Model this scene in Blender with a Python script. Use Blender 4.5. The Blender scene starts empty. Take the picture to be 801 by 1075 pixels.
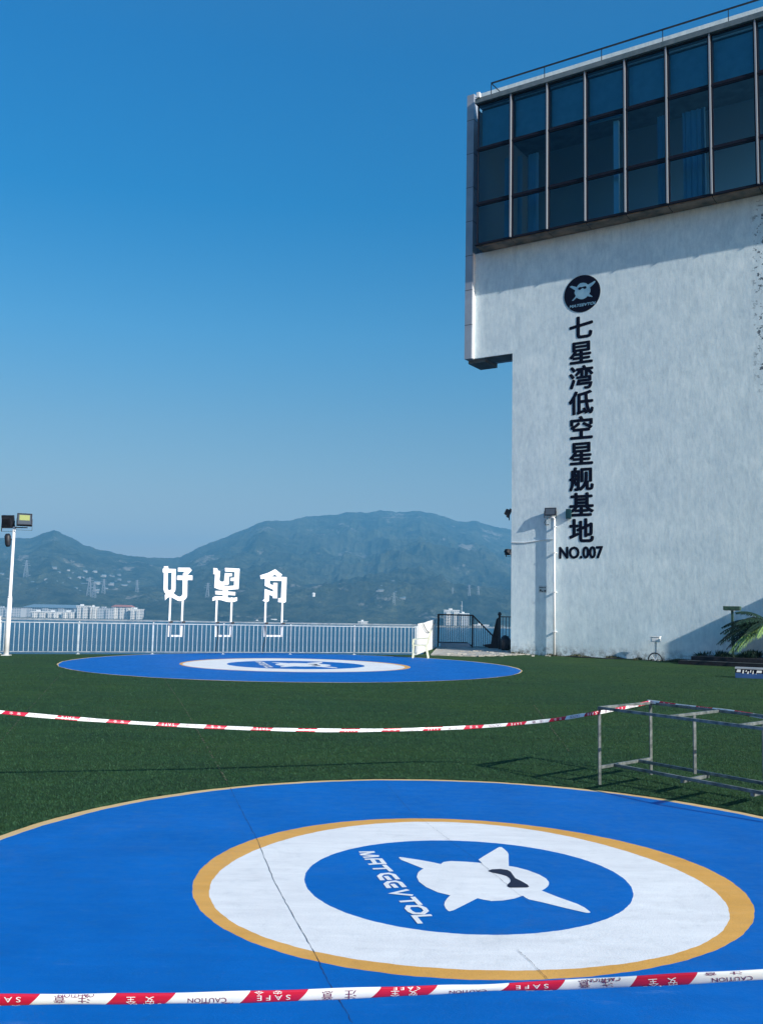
import bpy, math, random
import numpy as np
from mathutils import Vector, Matrix
from mathutils.geometry import tessellate_polygon
random.seed(7); rng = np.random.default_rng(7)
S = bpy.context.scene; COL = S.collection
R = math.radians

# ------------------------------------------------------------------ survey: photo point -> place on a known plane
F = 1000.0; PIT = R(5.881); ROL = R(1.136); EYE = 1.6
fw = np.array([0, math.cos(PIT), math.sin(PIT)]); up0 = np.array([0, -math.sin(PIT), math.cos(PIT)]); rt0 = np.array([1., 0, 0])
rt = math.cos(ROL)*rt0 + math.sin(ROL)*up0; upv = -math.sin(ROL)*rt0 + math.cos(ROL)*up0
CP = np.array([0, 0, EYE])
def ray(x, y): return fw + (x-400.5)/F*rt + (537.5-y)/F*upv
def U(x, y, z=0.0):
    d = ray(x, y); return CP + d*(z-EYE)/d[2]
def at(x, y, Y):
    d = ray(x, y); return CP + d*Y/d[1]
TA = R(-33); TD = np.array([math.cos(TA), math.sin(TA), 0]); TN = np.array([TD[1], -TD[0], 0]); TO = U(536, 686.5)
def FP(x, y, v=0.0):      # point on the tower's facade: (u along it, v into it, z)
    q = ray(x, y); o = TO - TN*v; t = ((o-CP) @ TN)/(q @ TN); p = CP + q*t
    return np.array([(p-o) @ TD, v, p[2]])

# ------------------------------------------------------------------ materials
def mat(name, color=(.5,.5,.5), rough=.6, metal=0, spec=.5):
    m = bpy.data.materials.new(name); m.use_nodes = True
    b = m.node_tree.nodes['Principled BSDF']
    b.inputs['Base Color'].default_value = (*color, 1); b.inputs['Roughness'].default_value = rough
    b.inputs['Metallic'].default_value = metal; b.inputs['Specular IOR Level'].default_value = spec
    return m
class NT:
    def __init__(s, m): s.t = m.node_tree; s.n = s.t.nodes; s.l = s.t.links; s.b = s.n.get('Principled BSDF')
    def new(s, ty, **k):
        n = s.n.new(ty)
        for a, v in k.items():
            if a.startswith('i_'):
                n.inputs[int(a[2:]) if a[2:].isdigit() else a[2:].replace('_', ' ')].default_value = v
            else: setattr(n, a, v)
        return n
    def link(s, a, b): s.l.new(a, b)
    def coord(s, scale=(1,1,1), kind='Object'):
        c = s.new('ShaderNodeTexCoord'); m = s.new('ShaderNodeMapping'); m.inputs['Scale'].default_value = scale
        s.link(c.outputs[kind], m.inputs['Vector']); return m.outputs[0]
    def noise(s, vec, scale, detail=4, rough=.6, dist=0):
        n = s.new('ShaderNodeTexNoise'); n.inputs['Scale'].default_value = scale; n.inputs['Detail'].default_value = detail
        n.inputs['Roughness'].default_value = rough; n.inputs['Distortion'].default_value = dist
        s.link(vec, n.inputs['Vector']); return n.outputs['Fac']
    def ramp(s, fac, stops):
        r = s.new('ShaderNodeValToRGB'); e = r.color_ramp.elements
        while len(e) < len(stops): e.new(.5)
        for k, (p, c) in enumerate(stops):
            e[k].position = p; e[k].color = (*c, 1) if len(c) == 3 else c
        s.link(fac, r.inputs[0]); return r.outputs[0]
    def mix(s, fac, a, b, blend='MIX'):
        m = s.new('ShaderNodeMix', data_type='RGBA', blend_type=blend)
        for sock, v in ((m.inputs[0], fac), (m.inputs[6], a), (m.inputs[7], b)):
            if hasattr(v, 'links'): s.link(v, sock)
            else: sock.default_value = v if isinstance(v, (int, float)) else (*v, 1)
        return m.outputs[2]
    def bump(s, h, strength=.3, dist=.01, prev=None):
        b = s.new('ShaderNodeBump'); b.inputs['Strength'].default_value = strength; b.inputs['Distance'].default_value = dist
        s.link(h, b.inputs['Height'])
        if prev is not None: s.link(prev, b.inputs['Normal'])
        return b.outputs[0]
def noisy(name, c1, c2, scale, rough=.6, bump=.2, bdist=.01, vscale=(1,1,1), metal=0, spec=.4, detail=5):
    m = mat(name, c1, rough, metal, spec); t = NT(m); v = t.coord(vscale)
    f = t.noise(v, scale, detail)
    t.link(t.ramp(f, [(.35, c1), (.65, c2)]), t.b.inputs['Base Color'])
    if bump: t.link(t.bump(f, bump, bdist), t.b.inputs['Normal'])
    return m

BLUE1, BLUE2 = (.0002, .122, .44), (.0006, .150, .53)
def paint(name, c1, c2, spec=.12, crack=True):
    """floor paint on screeded concrete: brush drift, fine grain, scuffs"""
    m = mat(name, c1, .62, 0, spec); t = NT(m); v = t.coord(); vs = t.coord((1.0, 5.0, 1))
    big = t.noise(v, 1.3, 4, .6); fine = t.noise(v, 85, 3, .7); st = t.noise(vs, 2.2, 5, .65, .3); med = t.noise(v, 9, 5, .7)
    c = t.mix(t.ramp(big, [(.3, (0,0,0)), (.7, (1,1,1))]), c1, c2)
    g = t.ramp(st, [(.3, (.87,.87,.88)), (.7, (1,1,1))]); c = t.mix(1.0, c, g, 'MULTIPLY')
    g2 = t.ramp(med, [(.28, (.8,.8,.8)), (.46, (1,1,1))]); c = t.mix(.5, c, g2, 'MULTIPLY')
    wr = t.noise(t.coord((.5, 3.2, 1)), 3.4, 7, .8, 1.2); c = t.mix(t.ramp(wr, [(.60, (0,0,0)), (.74, (.16,.16,.16))]), c, (.30,.42,.55))
    dk_ = t.noise(v, .8, 7, .8, .8); c = t.mix(t.ramp(dk_, [(.56, (0,0,0)), (.70, (.14,.14,.14))]), c, (.10,.13,.18))
    t.link(c, t.b.inputs['Base Color'])
    t.link(t.ramp(med, [(.3, (.45,.45,.45)), (.7, (.75,.75,.75))]), t.b.inputs['Roughness'])
    b1 = t.bump(fine, .45, .004); t.link(t.bump(med, .3, .006, b1), t.b.inputs['Normal'])
    return m
M = {}
M['blue'] = paint('blue_floor_paint', BLUE1, BLUE2)
M['white_p'] = paint('white_floor_paint', (.82,.81,.80), (.90,.89,.87))
M['orange'] = paint('orange_floor_paint', (.72,.36,.075), (.84,.45,.12))
M['edge'] = paint('pale_orange_edge_paint', (.70,.46,.20), (.80,.58,.30))
M['navy'] = mat('navy_paint', (.006,.008,.03), .6)
M['crack'] = mat('crack_dark', (.02,.03,.06), .9)
M['white'] = noisy('white_metal_paint', (.78,.79,.80), (.86,.86,.86), 6, .45, .05)
M['letter'] = noisy('white_letter_paint', (.82,.83,.84), (.9,.9,.9), 5, .5, .03)
M['fence'] = noisy('fence_paint', (.26,.33,.40), (.46,.53,.58), 4, .5, .05)
M['fence_dark'] = noisy('fence_rail_grey', (.12,.17,.22), (.26,.31,.36), 5, .5, .05)
M['dark'] = noisy('dark_metal', (.010,.012,.018), (.022,.025,.035), 8, .5, .05)
M['steel'] = noisy('galvanised_steel', (.08,.10,.10), (.24,.26,.25), 14, .5, .1, .003, metal=.3)
M['cream'] = noisy('cream_plastic', (.72,.72,.50), (.80,.80,.60), 5, .45, .03)
M['conc'] = noisy('old_concrete', (.22,.21,.19), (.50,.48,.44), 2.2, .85, .6, .03, (1,2.5,1))
M['stone'] = noisy('dark_stone', (.004,.005,.010), (.014,.016,.024), 6, .8, .4, .02)
M['alu'] = noisy('aluminium_panel', (.30,.34,.40), (.38,.42,.48), 1.5, .42, .05, .01, metal=.2)
M['joint'] = mat('panel_joint', (.05,.055,.06), .8)
M['frame_dark'] = mat('window_frame_dark', (.006,.008,.02), .85, 0, .2)
M['mullion'] = mat('mullion_aluminium', (.30,.33,.37), .5, .2)
M['brown'] = noisy('weathered_brown_panel', (.05,.06,.06), (.34,.24,.18), 1.4, .7, .1)
M['soffit'] = noisy('grey_soffit', (.10,.12,.13), (.16,.18,.19), 2, .8, .1)
M['greenmetal'] = noisy('green_lamp_metal', (.03,.07,.05), (.06,.12,.08), 9, .5, .05)
M['bluebox'] = noisy('blue_banner_edge', (.02,.07,.20), (.03,.09,.26), 4, .6, .03)
M['ink'] = mat('navy_sign_film', (.0012,.002,.014), .7, 0, .15)
M['red'] = mat('tape_red', (.50,.012,.045), .25)
M['tapew'] = mat('tape_white', (.78,.80,.80), .22)
M['tink'] = mat('tape_print_plum', (.16,.02,.09), .4)
M['tinkw'] = mat('tape_print_white', (.80,.80,.80), .4)

def turf_mat():
    m = mat('artificial_turf', (.02,.05,.02), .9, 0, .15); t = NT(m); v = t.coord()
    wornn = t.noise(v, .9, 5, .7); big = t.noise(v, .35, 4); med = t.noise(v, 7, 6, .75); fine = t.noise(v, 70, 4, .8); st = t.noise(t.coord((.6, 2.2, 1)), .9, 4)
    c = t.ramp(fine, [(.36, (.003,.018,.014)), (.5, (.017,.060,.023)), (.66, (.058,.135,.050))])
    c = t.mix(t.ramp(big, [(.35, (0,0,0)), (.65, (1,1,1))]), c, t.mix(1.0, c, (1.5,1.2,.8), 'MULTIPLY'))
    g = t.ramp(med, [(.3, (.62,.66,.7)), (.68, (1.2,1.15,1.0))]); c = t.mix(1.0, c, g, 'MULTIPLY')
    g = t.ramp(st, [(.35, (.8,.82,.84)), (.65, (1.1,1.1,1.05))]); c = t.mix(1.0, c, g, 'MULTIPLY')
    c = t.mix(t.ramp(wornn, [(.56, (0,0,0)), (.72, (.45,.45,.45))]), c, (.055,.085,.032))
    # the strips the carpet is laid in: faint tan seams every 3.9 m
    t.link(c, t.b.inputs['Base Color'])
    b1 = t.bump(fine, .9, .02); t.link(t.bump(med, .5, .03, b1), t.b.inputs['Normal'])
    return m
M['turf'] = turf_mat()
def blade_mat(name, a, b, rough=.6, scale=30):
    m = mat(name, a, rough, 0, .2); t = NT(m); f = t.noise(t.coord(), scale, 2)
    t.link(t.ramp(f, [(.3, a), (.7, b)]), t.b.inputs['Base Color']); return m
M['blade'] = blade_mat('turf_blade', (.004,.028,.016), (.040,.112,.050), .6, 14)
M['leaf'] = blade_mat('dark_leaf', (.004,.018,.014), (.018,.05,.028), .5, 6)
M['leaf_l'] = blade_mat('bright_leaf', (.16,.30,.08), (.34,.50,.18), .45, 10)
M['dry'] = blade_mat('dry_weed', (.02,.04,.02), (.14,.13,.08), .8, 9)

def wall_mat():
    m = mat('white_render', (.7,.7,.7), .85, 0, .2); t = NT(m)
    v = t.coord(); fv = t.coord((1,1,.33)); vv = t.coord((1.0, 1.0, .5)); vd = t.coord((1, 1, .16))
    a = t.noise(vv, 2.2, 6, .68, .4); b = t.noise(v, .45, 4, .6); f = t.noise(v, 26, 5, .7); d = t.noise(vd, 5.5, 4, .6); tr = t.noise(vv, 6.5, 5, .6)
    c = t.ramp(a, [(.30, (.62,.72,.76)), (.50, (.74,.84,.87)), (.72, (.82,.90,.92))])
    c = t.mix(t.ramp(b, [(.40, (0,0,0)), (.62, (.55,.55,.55))]), c, (.62,.73,.79))
    c = t.mix(.35, c, t.ramp(d, [(.32, (.78,.80,.82)), (.55, (1,1,1))]), 'MULTIPLY')
    blot = t.noise(v, 1.6, 6, .75, .6); c = t.mix(.6, c, t.ramp(blot, [(.36, (.90,.93,.95)), (.56, (1.05,1.05,1.04))]), 'MULTIPLY')
    fb = t.noise(fv, 9, 5, .75); c = t.mix(.8, c, t.ramp(fb, [(.34, (.86,.90,.92)), (.62, (1.08,1.07,1.05))]), 'MULTIPLY')
    # peeled dark spots in a strip near the right end, under the glazing
    sp = t.new('ShaderNodeTexCoord'); sx = t.new('ShaderNodeSeparateXYZ'); t.link(sp.outputs['Object'], sx.inputs[0])
    def band(o, lo, hi, soft):
        r1 = t.new('ShaderNodeMapRange'); r1.inputs[1].default_value = lo; r1.inputs[2].default_value = lo+soft; t.link(o, r1.inputs[0])
        r2 = t.new('ShaderNodeMapRange'); r2.inputs[1].default_value = hi; r2.inputs[2].default_value = hi-soft; t.link(o, r2.inputs[0])
        mm = t.new('ShaderNodeMath', operation='MULTIPLY'); t.link(r1.outputs[0], mm.inputs[0]); t.link(r2.outputs[0], mm.inputs[1]); return mm.outputs[0]
    k = t.new('ShaderNodeMath', operation='MULTIPLY'); t.link(band(sx.outputs[0], 9.15, 10.3, .25), k.inputs[0]); t.link(band(sx.outputs[2], 9.0, 16.8, 1.2), k.inputs[1])
    n = t.noise(v, 4.5, 5, .7); r = t.ramp(n, [(.54, (0,0,0)), (.58, (1,1,1))])
    k2 = t.new('ShaderNodeMath', operation='MULTIPLY'); t.link(k.outputs[0], k2.inputs[0]); t.link(r, k2.inputs[1])
    c = t.mix(k2.outputs[0], c, (.10,.13,.16))
    # grime line at the foot
    g = t.new('ShaderNodeMath', operation='MULTIPLY'); t.link(band(sx.outputs[2], -1, .45, .42), g.inputs[0]); t.link(t.ramp(n, [(.42, (0,0,0)), (.6, (1,1,1))]), g.inputs[1])
    c = t.mix(g.outputs[0], c, (.16,.17,.16))
    t.link(c, t.b.inputs['Base Color'])
    b1 = t.bump(f, .16, .008); b2 = t.bump(tr, .22, .02, b1); t.link(t.bump(a, .22, .04, b2), t.b.inputs['Normal'])
    return m
M['wall'] = wall_mat()
def glass_mat():
    m = mat('tinted_glass'); t = NT(m); t.n.remove(t.b); out = t.n['Material Output']
    tr = t.new('ShaderNodeBsdfTransparent'); tr.inputs[0].default_value = (.30,.70,.95,1)
    gl = t.new('ShaderNodeBsdfGlossy'); gl.inputs['Roughness'].default_value = .03; gl.inputs[0].default_value = (.45,.6,.75,1)
    fr = t.new('ShaderNodeFresnel'); fr.inputs[0].default_value = 1.5
    b = t.bump(t.noise(t.coord(), 1.2, 2), .03, .05); t.link(b, gl.inputs['Normal'])
    mx = t.new('ShaderNodeMixShader'); t.link(fr.outputs[0], mx.inputs[0]); t.link(tr.outputs[0], mx.inputs[1]); t.link(gl.outputs[0], mx.inputs[2])
    t.link(mx.outputs[0], out.inputs[0]); return m
M['glass'] = glass_mat()
M['room'] = mat('room_wall', (.35,.42,.48), .9)
M['blind'] = noisy('roller_blind', (.42,.60,.60), (.52,.70,.68), 3, .9, 0)
M['curtain'] = noisy('pale_curtain', (.32,.46,.52), (.44,.56,.60), 3, .9, 0, vscale=(8,8,.3))
M['roomwhite'] = mat('white_column_paint', (.85,.9,.9), .6)

# ------------------------------------------------------------------ mesh helpers
class MB:
    def __init__(s): s.v = []; s.f = []; s.mi = []
    def add(s, vs, fs, mi=0):
        b = len(s.v); s.v += [tuple(map(float, p)) for p in vs]; s.f += [tuple(b+i for i in f) for f in fs]; s.mi += [mi]*len(fs); return s
    def box(s, x0, x1, y0, y1, z0, z1, mi=0):
        vs = [(x, y, z) for z in (z0, z1) for y in (y0, y1) for x in (x0, x1)]
        return s.add(vs, [(0,2,3,1),(4,5,7,6),(0,1,5,4),(2,6,7,3),(0,4,6,2),(1,3,7,5)], mi)
    def beam(s, a, b, w, h, mi=0, upd=(0,0,1)):
        a = np.array(a, float); b = np.array(b, float); t = b-a; t /= np.linalg.norm(t); u = np.array(upd, float)
        if abs(t @ u) > .95: u = np.array([1., 0, 0])
        sd = np.cross(t, u); sd /= np.linalg.norm(sd); uu = np.cross(sd, t)
        vs = [p+sd*i*w/2+uu*j*h/2 for p in (a, b) for i, j in ((-1,-1),(1,-1),(1,1),(-1,1))]
        return s.add(vs, [(0,1,2,3),(4,7,6,5),(0,4,5,1),(1,5,6,2),(2,6,7,3),(3,7,4,0)], mi)
    def tube(s, pts, rad, n=10, mi=0, cap=True):
        P = [np.array(p, float) for p in pts]; rs = rad if isinstance(rad, (list, tuple)) else [rad]*len(P)
        vs = []; fs = []; ref = None
        for i, p in enumerate(P):
            t = P[min(i+1, len(P)-1)]-P[max(i-1, 0)]; t /= np.linalg.norm(t)+1e-12
            if ref is None: ref = np.array([0, 0, 1.]) if abs(t[2]) < .9 else np.array([1., 0, 0])
            a = np.cross(t, ref); a /= np.linalg.norm(a); b = np.cross(a, t); ref = b
            for k in range(n):
                q = 2*math.pi*k/n; vs.append(p+(a*math.cos(q)+b*math.sin(q))*rs[i])
        for i in range(len(P)-1):
            for k in range(n): fs.append((i*n+k, i*n+(k+1)%n, (i+1)*n+(k+1)%n, (i+1)*n+k))
        if cap: fs += [tuple(range(n))[::-1], tuple((len(P)-1)*n+k for k in range(n))]
        return s.add(vs, fs, mi)
    def prism(s, loops, o, ex, ey, ez, th, mi=0):
        """polygon with holes (2D loops) swept th along ez"""
        o, ex, ey, ez = (np.array(q, float) for q in (o, ex, ey, ez))
        tri = tessellate_polygon([[Vector((*p, 0)) for p in l] for l in loops]); flat = [p for l in loops for p in l]; n = len(flat)
        vs = [o+ex*p[0]+ey*p[1] for p in flat]+[o+ex*p[0]+ey*p[1]+ez*th for p in flat]
        def area(t): a, b, c = (flat[i] for i in t); return (b[0]-a[0])*(c[1]-a[1])-(b[1]-a[1])*(c[0]-a[0])
        tri = [t if area(t) > 0 else t[::-1] for t in tri if abs(area(t)) > 1e-12]
        fs = [t[::-1] for t in tri]+[tuple(i+n for i in t) for t in tri]
        b = 0
        for l in loops:
            k = len(l)
            for i in range(k): fs.append((b+i, b+(i+1)%k, n+b+(i+1)%k, n+b+i))
            b += k
        return s.add(vs, fs, mi)
    def flat(s, loops, fn, mi=0):
        tri = tessellate_polygon([[Vector((*p, 0)) for p in l] for l in loops]); fl = [p for l in loops for p in l]
        def area(t): a, b, c = (fl[i] for i in t); return (b[0]-a[0])*(c[1]-a[1])-(b[1]-a[1])*(c[0]-a[0])
        return s.add([fn(*p) for p in fl], [t if area(t) > 0 else t[::-1] for t in tri], mi)
    def build(s, name, mats, parent=None, smooth=False, bevel=0):
        me = bpy.data.meshes.new(name); me.from_pydata(s.v, [], s.f)
        for m in (mats if isinstance(mats, list) else [mats]): me.materials.append(m)
        me.polygons.foreach_set('material_index', s.mi)
        if smooth: me.polygons.foreach_set('use_smooth', [True]*len(s.f))
        me.update(); o = bpy.data.objects.new(name, me); COL.objects.link(o)
        if parent is not None: o.parent = parent
        if bevel:
            b = o.modifiers.new('bevel', 'BEVEL'); b.width = bevel; b.segments = 2; b.limit_method = 'ANGLE'
        return o
def fast_mesh(name, verts, tris, m, parent=None):
    me = bpy.data.meshes.new(name); nv, nt = len(verts), len(tris); k = tris.shape[1]
    me.vertices.add(nv); me.vertices.foreach_set('co', verts.astype(np.float32).ravel())
    me.loops.add(nt*k); me.loops.foreach_set('vertex_index', tris.astype(np.int32).ravel())
    me.polygons.add(nt); me.polygons.foreach_set('loop_start', np.arange(0, nt*k, k, dtype=np.int32))
    me.materials.append(m); me.update(calc_edges=True); me.validate()
    o = bpy.data.objects.new(name, me); COL.objects.link(o)
    if parent is not None: o.parent = parent
    return o
def tag(o, label=None, cat=None, group=None, kind=None):
    if label: o['label'] = label
    if cat: o['category'] = cat
    if group: o['group'] = group
    if kind: o['kind'] = kind
    return o
def empty(name, loc=(0,0,0), rz=0, **k):
    o = bpy.data.objects.new(name, None); COL.objects.link(o); o.location = tuple(map(float, loc)); o.rotation_euler = (0, 0, rz)
    o.empty_display_size = .3; return tag(o, **k)
def copy_tree(o, parent=None):
    c = o.copy(); COL.objects.link(c); c.parent = parent
    for ch in [x for x in bpy.data.objects if x.parent == o]: copy_tree(ch, c)
    return c
_gl = {}
def glyph(body, off=0.0):
    """outline of written text as 2D triangles from Blender's own font"""
    if (body, off) in _gl: return _gl[(body, off)]
    c = bpy.data.curves.new('t', 'FONT'); c.body = body; c.size = 1; c.offset = off; c.resolution_u = 3
    o = bpy.data.objects.new('t', c); COL.objects.link(o); dg = bpy.context.evaluated_depsgraph_get(); dg.update()
    me = bpy.data.meshes.new_from_object(o.evaluated_get(dg))
    v = [tuple(x.co[:2]) for x in me.vertices]; f = [tuple(p.vertices) for p in me.polygons]
    bpy.data.objects.remove(o); bpy.data.curves.remove(c); bpy.data.meshes.remove(me)
    _gl[(body, off)] = (v, f); return v, f
def fit_text(mb, body, x0, x1, y0, y1, fn, off=0.0, mi=0, em=False):
    if off < 0:       # bold: the same outline repeated with small shifts, each a hair in front of the last
        for k, (dx, dy) in enumerate(((0,0),(1,0),(-1,0),(0,1),(0,-1),(.7,.7),(-.7,.7),(.7,-.7),(-.7,-.7))):
            fit_text(mb, body, x0, x1, y0, y1, lambda a, b: np.array(fn(a-off*dx*.0-dx*off, b-dy*off*.75))+np.array([0,-.0006*k,0]), 0.0, mi, em)
        return
    v, f = glyph(body, off); xs = [p[0] for p in v]; ys = [p[1] for p in v]
    a, b, c, d = (0, 1, -.12, .88) if em else (min(xs), max(xs), min(ys), max(ys))
    mb.add([fn(x0+(p[0]-a)/(b-a)*(x1-x0), y0+(p[1]-c)/(d-c)*(y1-y0)) for p in v], f, mi)

# ------------------------------------------------------------------ camera, sun, sky
cam = bpy.data.cameras.new('camera'); co = bpy.data.objects.new('camera', cam); COL.objects.link(co); S.camera = co
cam.sensor_fit = 'VERTICAL'; cam.sensor_height = 24; cam.lens = F/1075*24; cam.clip_start = .05; cam.clip_end = 30000
co.matrix_world = Matrix(((rt[0], upv[0], -fw[0], 0), (rt[1], upv[1], -fw[1], 0), (rt[2], upv[2], -fw[2], EYE), (0, 0, 0, 1)))
SUN_EL = R(26.2); sun_dir = Vector((.718*math.cos(SUN_EL), -.696*math.cos(SUN_EL), math.sin(SUN_EL)))
sl = bpy.data.lights.new('sun', 'SUN'); sl.energy = 5.0; sl.angle = R(.5); sl.color = (1, .93, .84)
so = bpy.data.objects.new('sun', sl); COL.objects.link(so); so.rotation_euler = sun_dir.to_track_quat('Z', 'Y').to_euler()
W = bpy.data.worlds.new('World'); S.world = W; W.use_nodes = True; wn = W.node_tree
bg = wn.nodes['Background']; sky = wn.nodes.new('ShaderNodeTexSky'); sky.sky_type = 'NISHITA'; sky.sun_disc = False
sky.sun_elevation = SUN_EL; sky.sun_rotation = math.atan2(sun_dir.x, sun_dir.y); sky.altitude = 0; sky.air_density = 1.0; sky.dust_density = .6; sky.ozone_density = 3.0
hs = wn.nodes.new('ShaderNodeHueSaturation'); hs.inputs['Saturation'].default_value = 1.25
wn.links.new(sky.outputs[0], hs.inputs['Color'])
# Sky Texture graded by height; unseen zenith brightened to add fill light
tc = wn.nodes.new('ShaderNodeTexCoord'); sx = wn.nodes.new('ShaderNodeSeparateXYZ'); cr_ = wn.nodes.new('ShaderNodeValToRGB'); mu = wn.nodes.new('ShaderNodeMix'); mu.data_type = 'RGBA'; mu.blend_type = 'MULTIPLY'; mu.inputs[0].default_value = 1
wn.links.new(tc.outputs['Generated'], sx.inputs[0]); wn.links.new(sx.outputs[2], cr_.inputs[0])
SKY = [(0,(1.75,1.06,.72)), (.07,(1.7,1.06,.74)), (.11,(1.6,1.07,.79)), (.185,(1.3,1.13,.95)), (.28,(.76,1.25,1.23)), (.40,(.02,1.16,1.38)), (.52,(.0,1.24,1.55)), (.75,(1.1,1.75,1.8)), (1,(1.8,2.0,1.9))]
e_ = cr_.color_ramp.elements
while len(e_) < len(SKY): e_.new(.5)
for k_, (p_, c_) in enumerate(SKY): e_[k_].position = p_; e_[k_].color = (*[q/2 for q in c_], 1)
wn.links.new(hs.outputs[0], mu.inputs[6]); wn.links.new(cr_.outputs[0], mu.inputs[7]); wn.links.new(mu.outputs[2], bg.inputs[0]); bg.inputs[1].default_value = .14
S.view_settings.view_transform = 'Standard'; S.view_settings.look = 'None'; S.view_settings.exposure = .55; S.view_settings.gamma = 1
S.cycles.use_denoising = True; S.cycles.max_bounces = 6; S.cycles.volume_bounces = 0; S.cycles.transparent_max_bounces = 8

# ------------------------------------------------------------------ ground, sea, hills, haze
FA = U(0, 686.5)[:2]; FB = U(437, 687.5)[:2]; FD = (FB-FA)/np.linalg.norm(FB-FA)   # the fence line
p_l = FA-FD*14; p_r = FB
SEA = -31.4
mb = MB()
edge = [tuple(p_l), tuple(p_r), (1.9, 36.6), (2.0, 43.2), (9.5, 48), (24, 52), (40, 40), (40, -30), (-40, -30), (-40, p_l[1]+1)]
mb.prism([edge], (0, 0, -2.0), (1,0,0), (0,1,0), (0,0,1), 2.0); tag(mb.build('ground', M['turf']), kind='structure')
mb = MB(); mb.prism([[(x*1.0, y*1.0) for x, y in [(p_l[0]-6, p_l[1]-2), (1.8, 36.0), (9, 47.5), (24, 51.5), (38, 39), (38, -28), (-38, -28)]]], (0,0,SEA-4), (1,0,0), (0,1,0), (0,0,1), -SEA+2.0)
tag(mb.build('quay', M['conc']), kind='structure')
sea = mat('sea_water', (.012,.045,.085), .25, 0, .3); t = NT(sea); n1 = t.noise(t.coord((.05,.12,.05)), 1, 6, .7); n2 = t.noise(t.coord((.4,.9,.4)), 1, 4, .6)
t.link(t.bump(n2, .5, .5, t.bump(n1, .6, 2.0)), t.b.inputs['Normal'])
t.link(t.ramp(t.noise(t.coord((.002,.012,.002)), 1, 4), [(.4, (.004,.022,.045)), (.6, (.010,.040,.07))]), t.b.inputs['Base Color'])
mb = MB(); mb.add([(-9000,-400,SEA),(9000,-400,SEA),(9000,7900,SEA),(-9000,7900,SEA)], [(0,1,2,3)]); tag(mb.build('sea', sea), kind='structure')

def vnoise(x, y, seed):
    r = np.random.default_rng(seed).random((256, 256)); xi = np.floor(x).astype(int); yi = np.floor(y).astype(int)
    fx = x-xi; fy = y-yi; fx = fx*fx*fx*(fx*(fx*6-15)+10); fy = fy*fy*fy*(fy*(fy*6-15)+10); g = lambda a, b: r[a % 256, b % 256]
    return (g(xi,yi)*(1-fx)+g(xi+1,yi)*fx)*(1-fy)+(g(xi,yi+1)*(1-fx)+g(xi+1,yi+1)*fx)*fy-.5
def fbm(x, y, octv, seed, gain=.5, ridged=False):
    s = 0; a = 1; f = 1
    for k in range(octv):
        n = vnoise(x*f+17.3*k, y*f-9.1*k, seed+k)
        if ridged: n = .5-2*np.abs(n)
        s = s+a*n; a *= gain; f *= 2.03
    return s
def elev(pts):   # skyline points -> (azimuth slope, elevation slope)
    out = []
    for x, y in pts:
        d = ray(x, y); out.append((d[0]/d[1], d[2]/d[1]))
    return np.array(out)
back = elev([(0,566),(34,564),(57,555.5),(77,566),(101,576),(135,584),(158,586.5),(189,585),(216,571),(249,558),(270,550),(281,546.5),(305,545.5),(330,541.5),(354,541),(368,537.2),(382,537.2),(407,536.3),(435,537),(456,540),(477,547.5),(498,547.5),(515,551.2),(533,554)])
fore = elev([(0,640),(60,641),(110,640),(140,636),(168,631),(202,629),(235,632),(262,637),(290,636),(312,631.5),(345,632.5),(372,636),(400,645),(440,648),(480,646),(533,644)])
tt = np.concatenate([np.linspace(-1.15, -.42, 110), np.linspace(-.42, .15, 620)[1:], np.linspace(.15, 1.15, 110)[1:]])
YY = np.concatenate([np.linspace(1940, 2600, 110), np.linspace(2600, 5600, 190)[1:], np.linspace(5600, 7600, 20)[1:]])
T, Yg = np.meshgrid(tt, YY, indexing='ij'); Xg = T*Yg
eb = np.interp(T, back[:,0], back[:,1]); ef = np.interp(T, fore[:,0], fore[:,1])
eb = eb+.0019*fbm(T*70, T*0+3.3, 4, 201, .6); out_l = np.clip((back[0,0]-T)*4, 0, 1); eb = eb*(1-.5*out_l)+.03*out_l*fbm(T*9, T*0, 3, 5); out_r = np.clip((T-back[-1,0])*2.5, 0, 1); eb = eb*(1-.6*out_r)+.02*out_r*fbm(T*9, T*0, 3, 9)
YR = np.interp(T, [-.42,-.25,-.15,0,.15], [3700,3700,4300,4900,4900])
hr = eb*YR+EYE-SEA
s = np.clip((Yg-1990)/(YR-1990), 0, 1)
prof = .22*s+.78*s**2.1
sp = fbm(Xg/900, Yg/1500, 6, 31, .52, True); sp2 = fbm(Xg/260, Yg/420, 5, 57, .55, True); env = np.sin(np.pi*np.clip(s, 0, 1))**.8
H = hr*prof + hr*env*(.27*sp+.10*sp2)
fade = np.clip((Yg-YR)/1800, 0, 1); H = np.where(Yg > YR, hr*(1-fade**1.3*.8)+0*H, H)
lim = (eb+.0*T)*Yg+EYE-SEA-2; H = np.minimum(H, lim*np.where(Yg < YR, .985+.015*s**8, 1))
H = H + hr*.030*np.clip(s*3-1.5,0,1)*fbm(Xg/330, Yg/600, 5, 141, .6)
H = H + np.clip(s*20, 0, 1)*8*fbm(Xg/60, Yg/60, 4, 77, .6)*np.clip(1.4-s, .5, 1)
YF = 2330; hf = ef*YF+EYE-SEA
bump = np.exp(-((Yg-YF)/190.)**2)*np.clip((Yg-1995)/160, 0, 1); HF = np.maximum(hf, 3)*bump*(1+.10*fbm(Xg/55, Yg/70, 4, 91))
shore = 14*vnoise(Xg/160, Xg*0, 12)+10*vnoise(Xg/50, Xg*0, 13)
H = np.maximum(H, HF); flatL = (T < at(152,650,1)[0]) & (Yg < 2170); H = np.where(flatL, np.minimum(H, 2.6), H); flatR = (T > at(460,650,1)[0]) & (T < at(516,650,1)[0]) & (Yg < 2120); H = np.where(flatR, np.minimum(H, 2.6), H)
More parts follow.
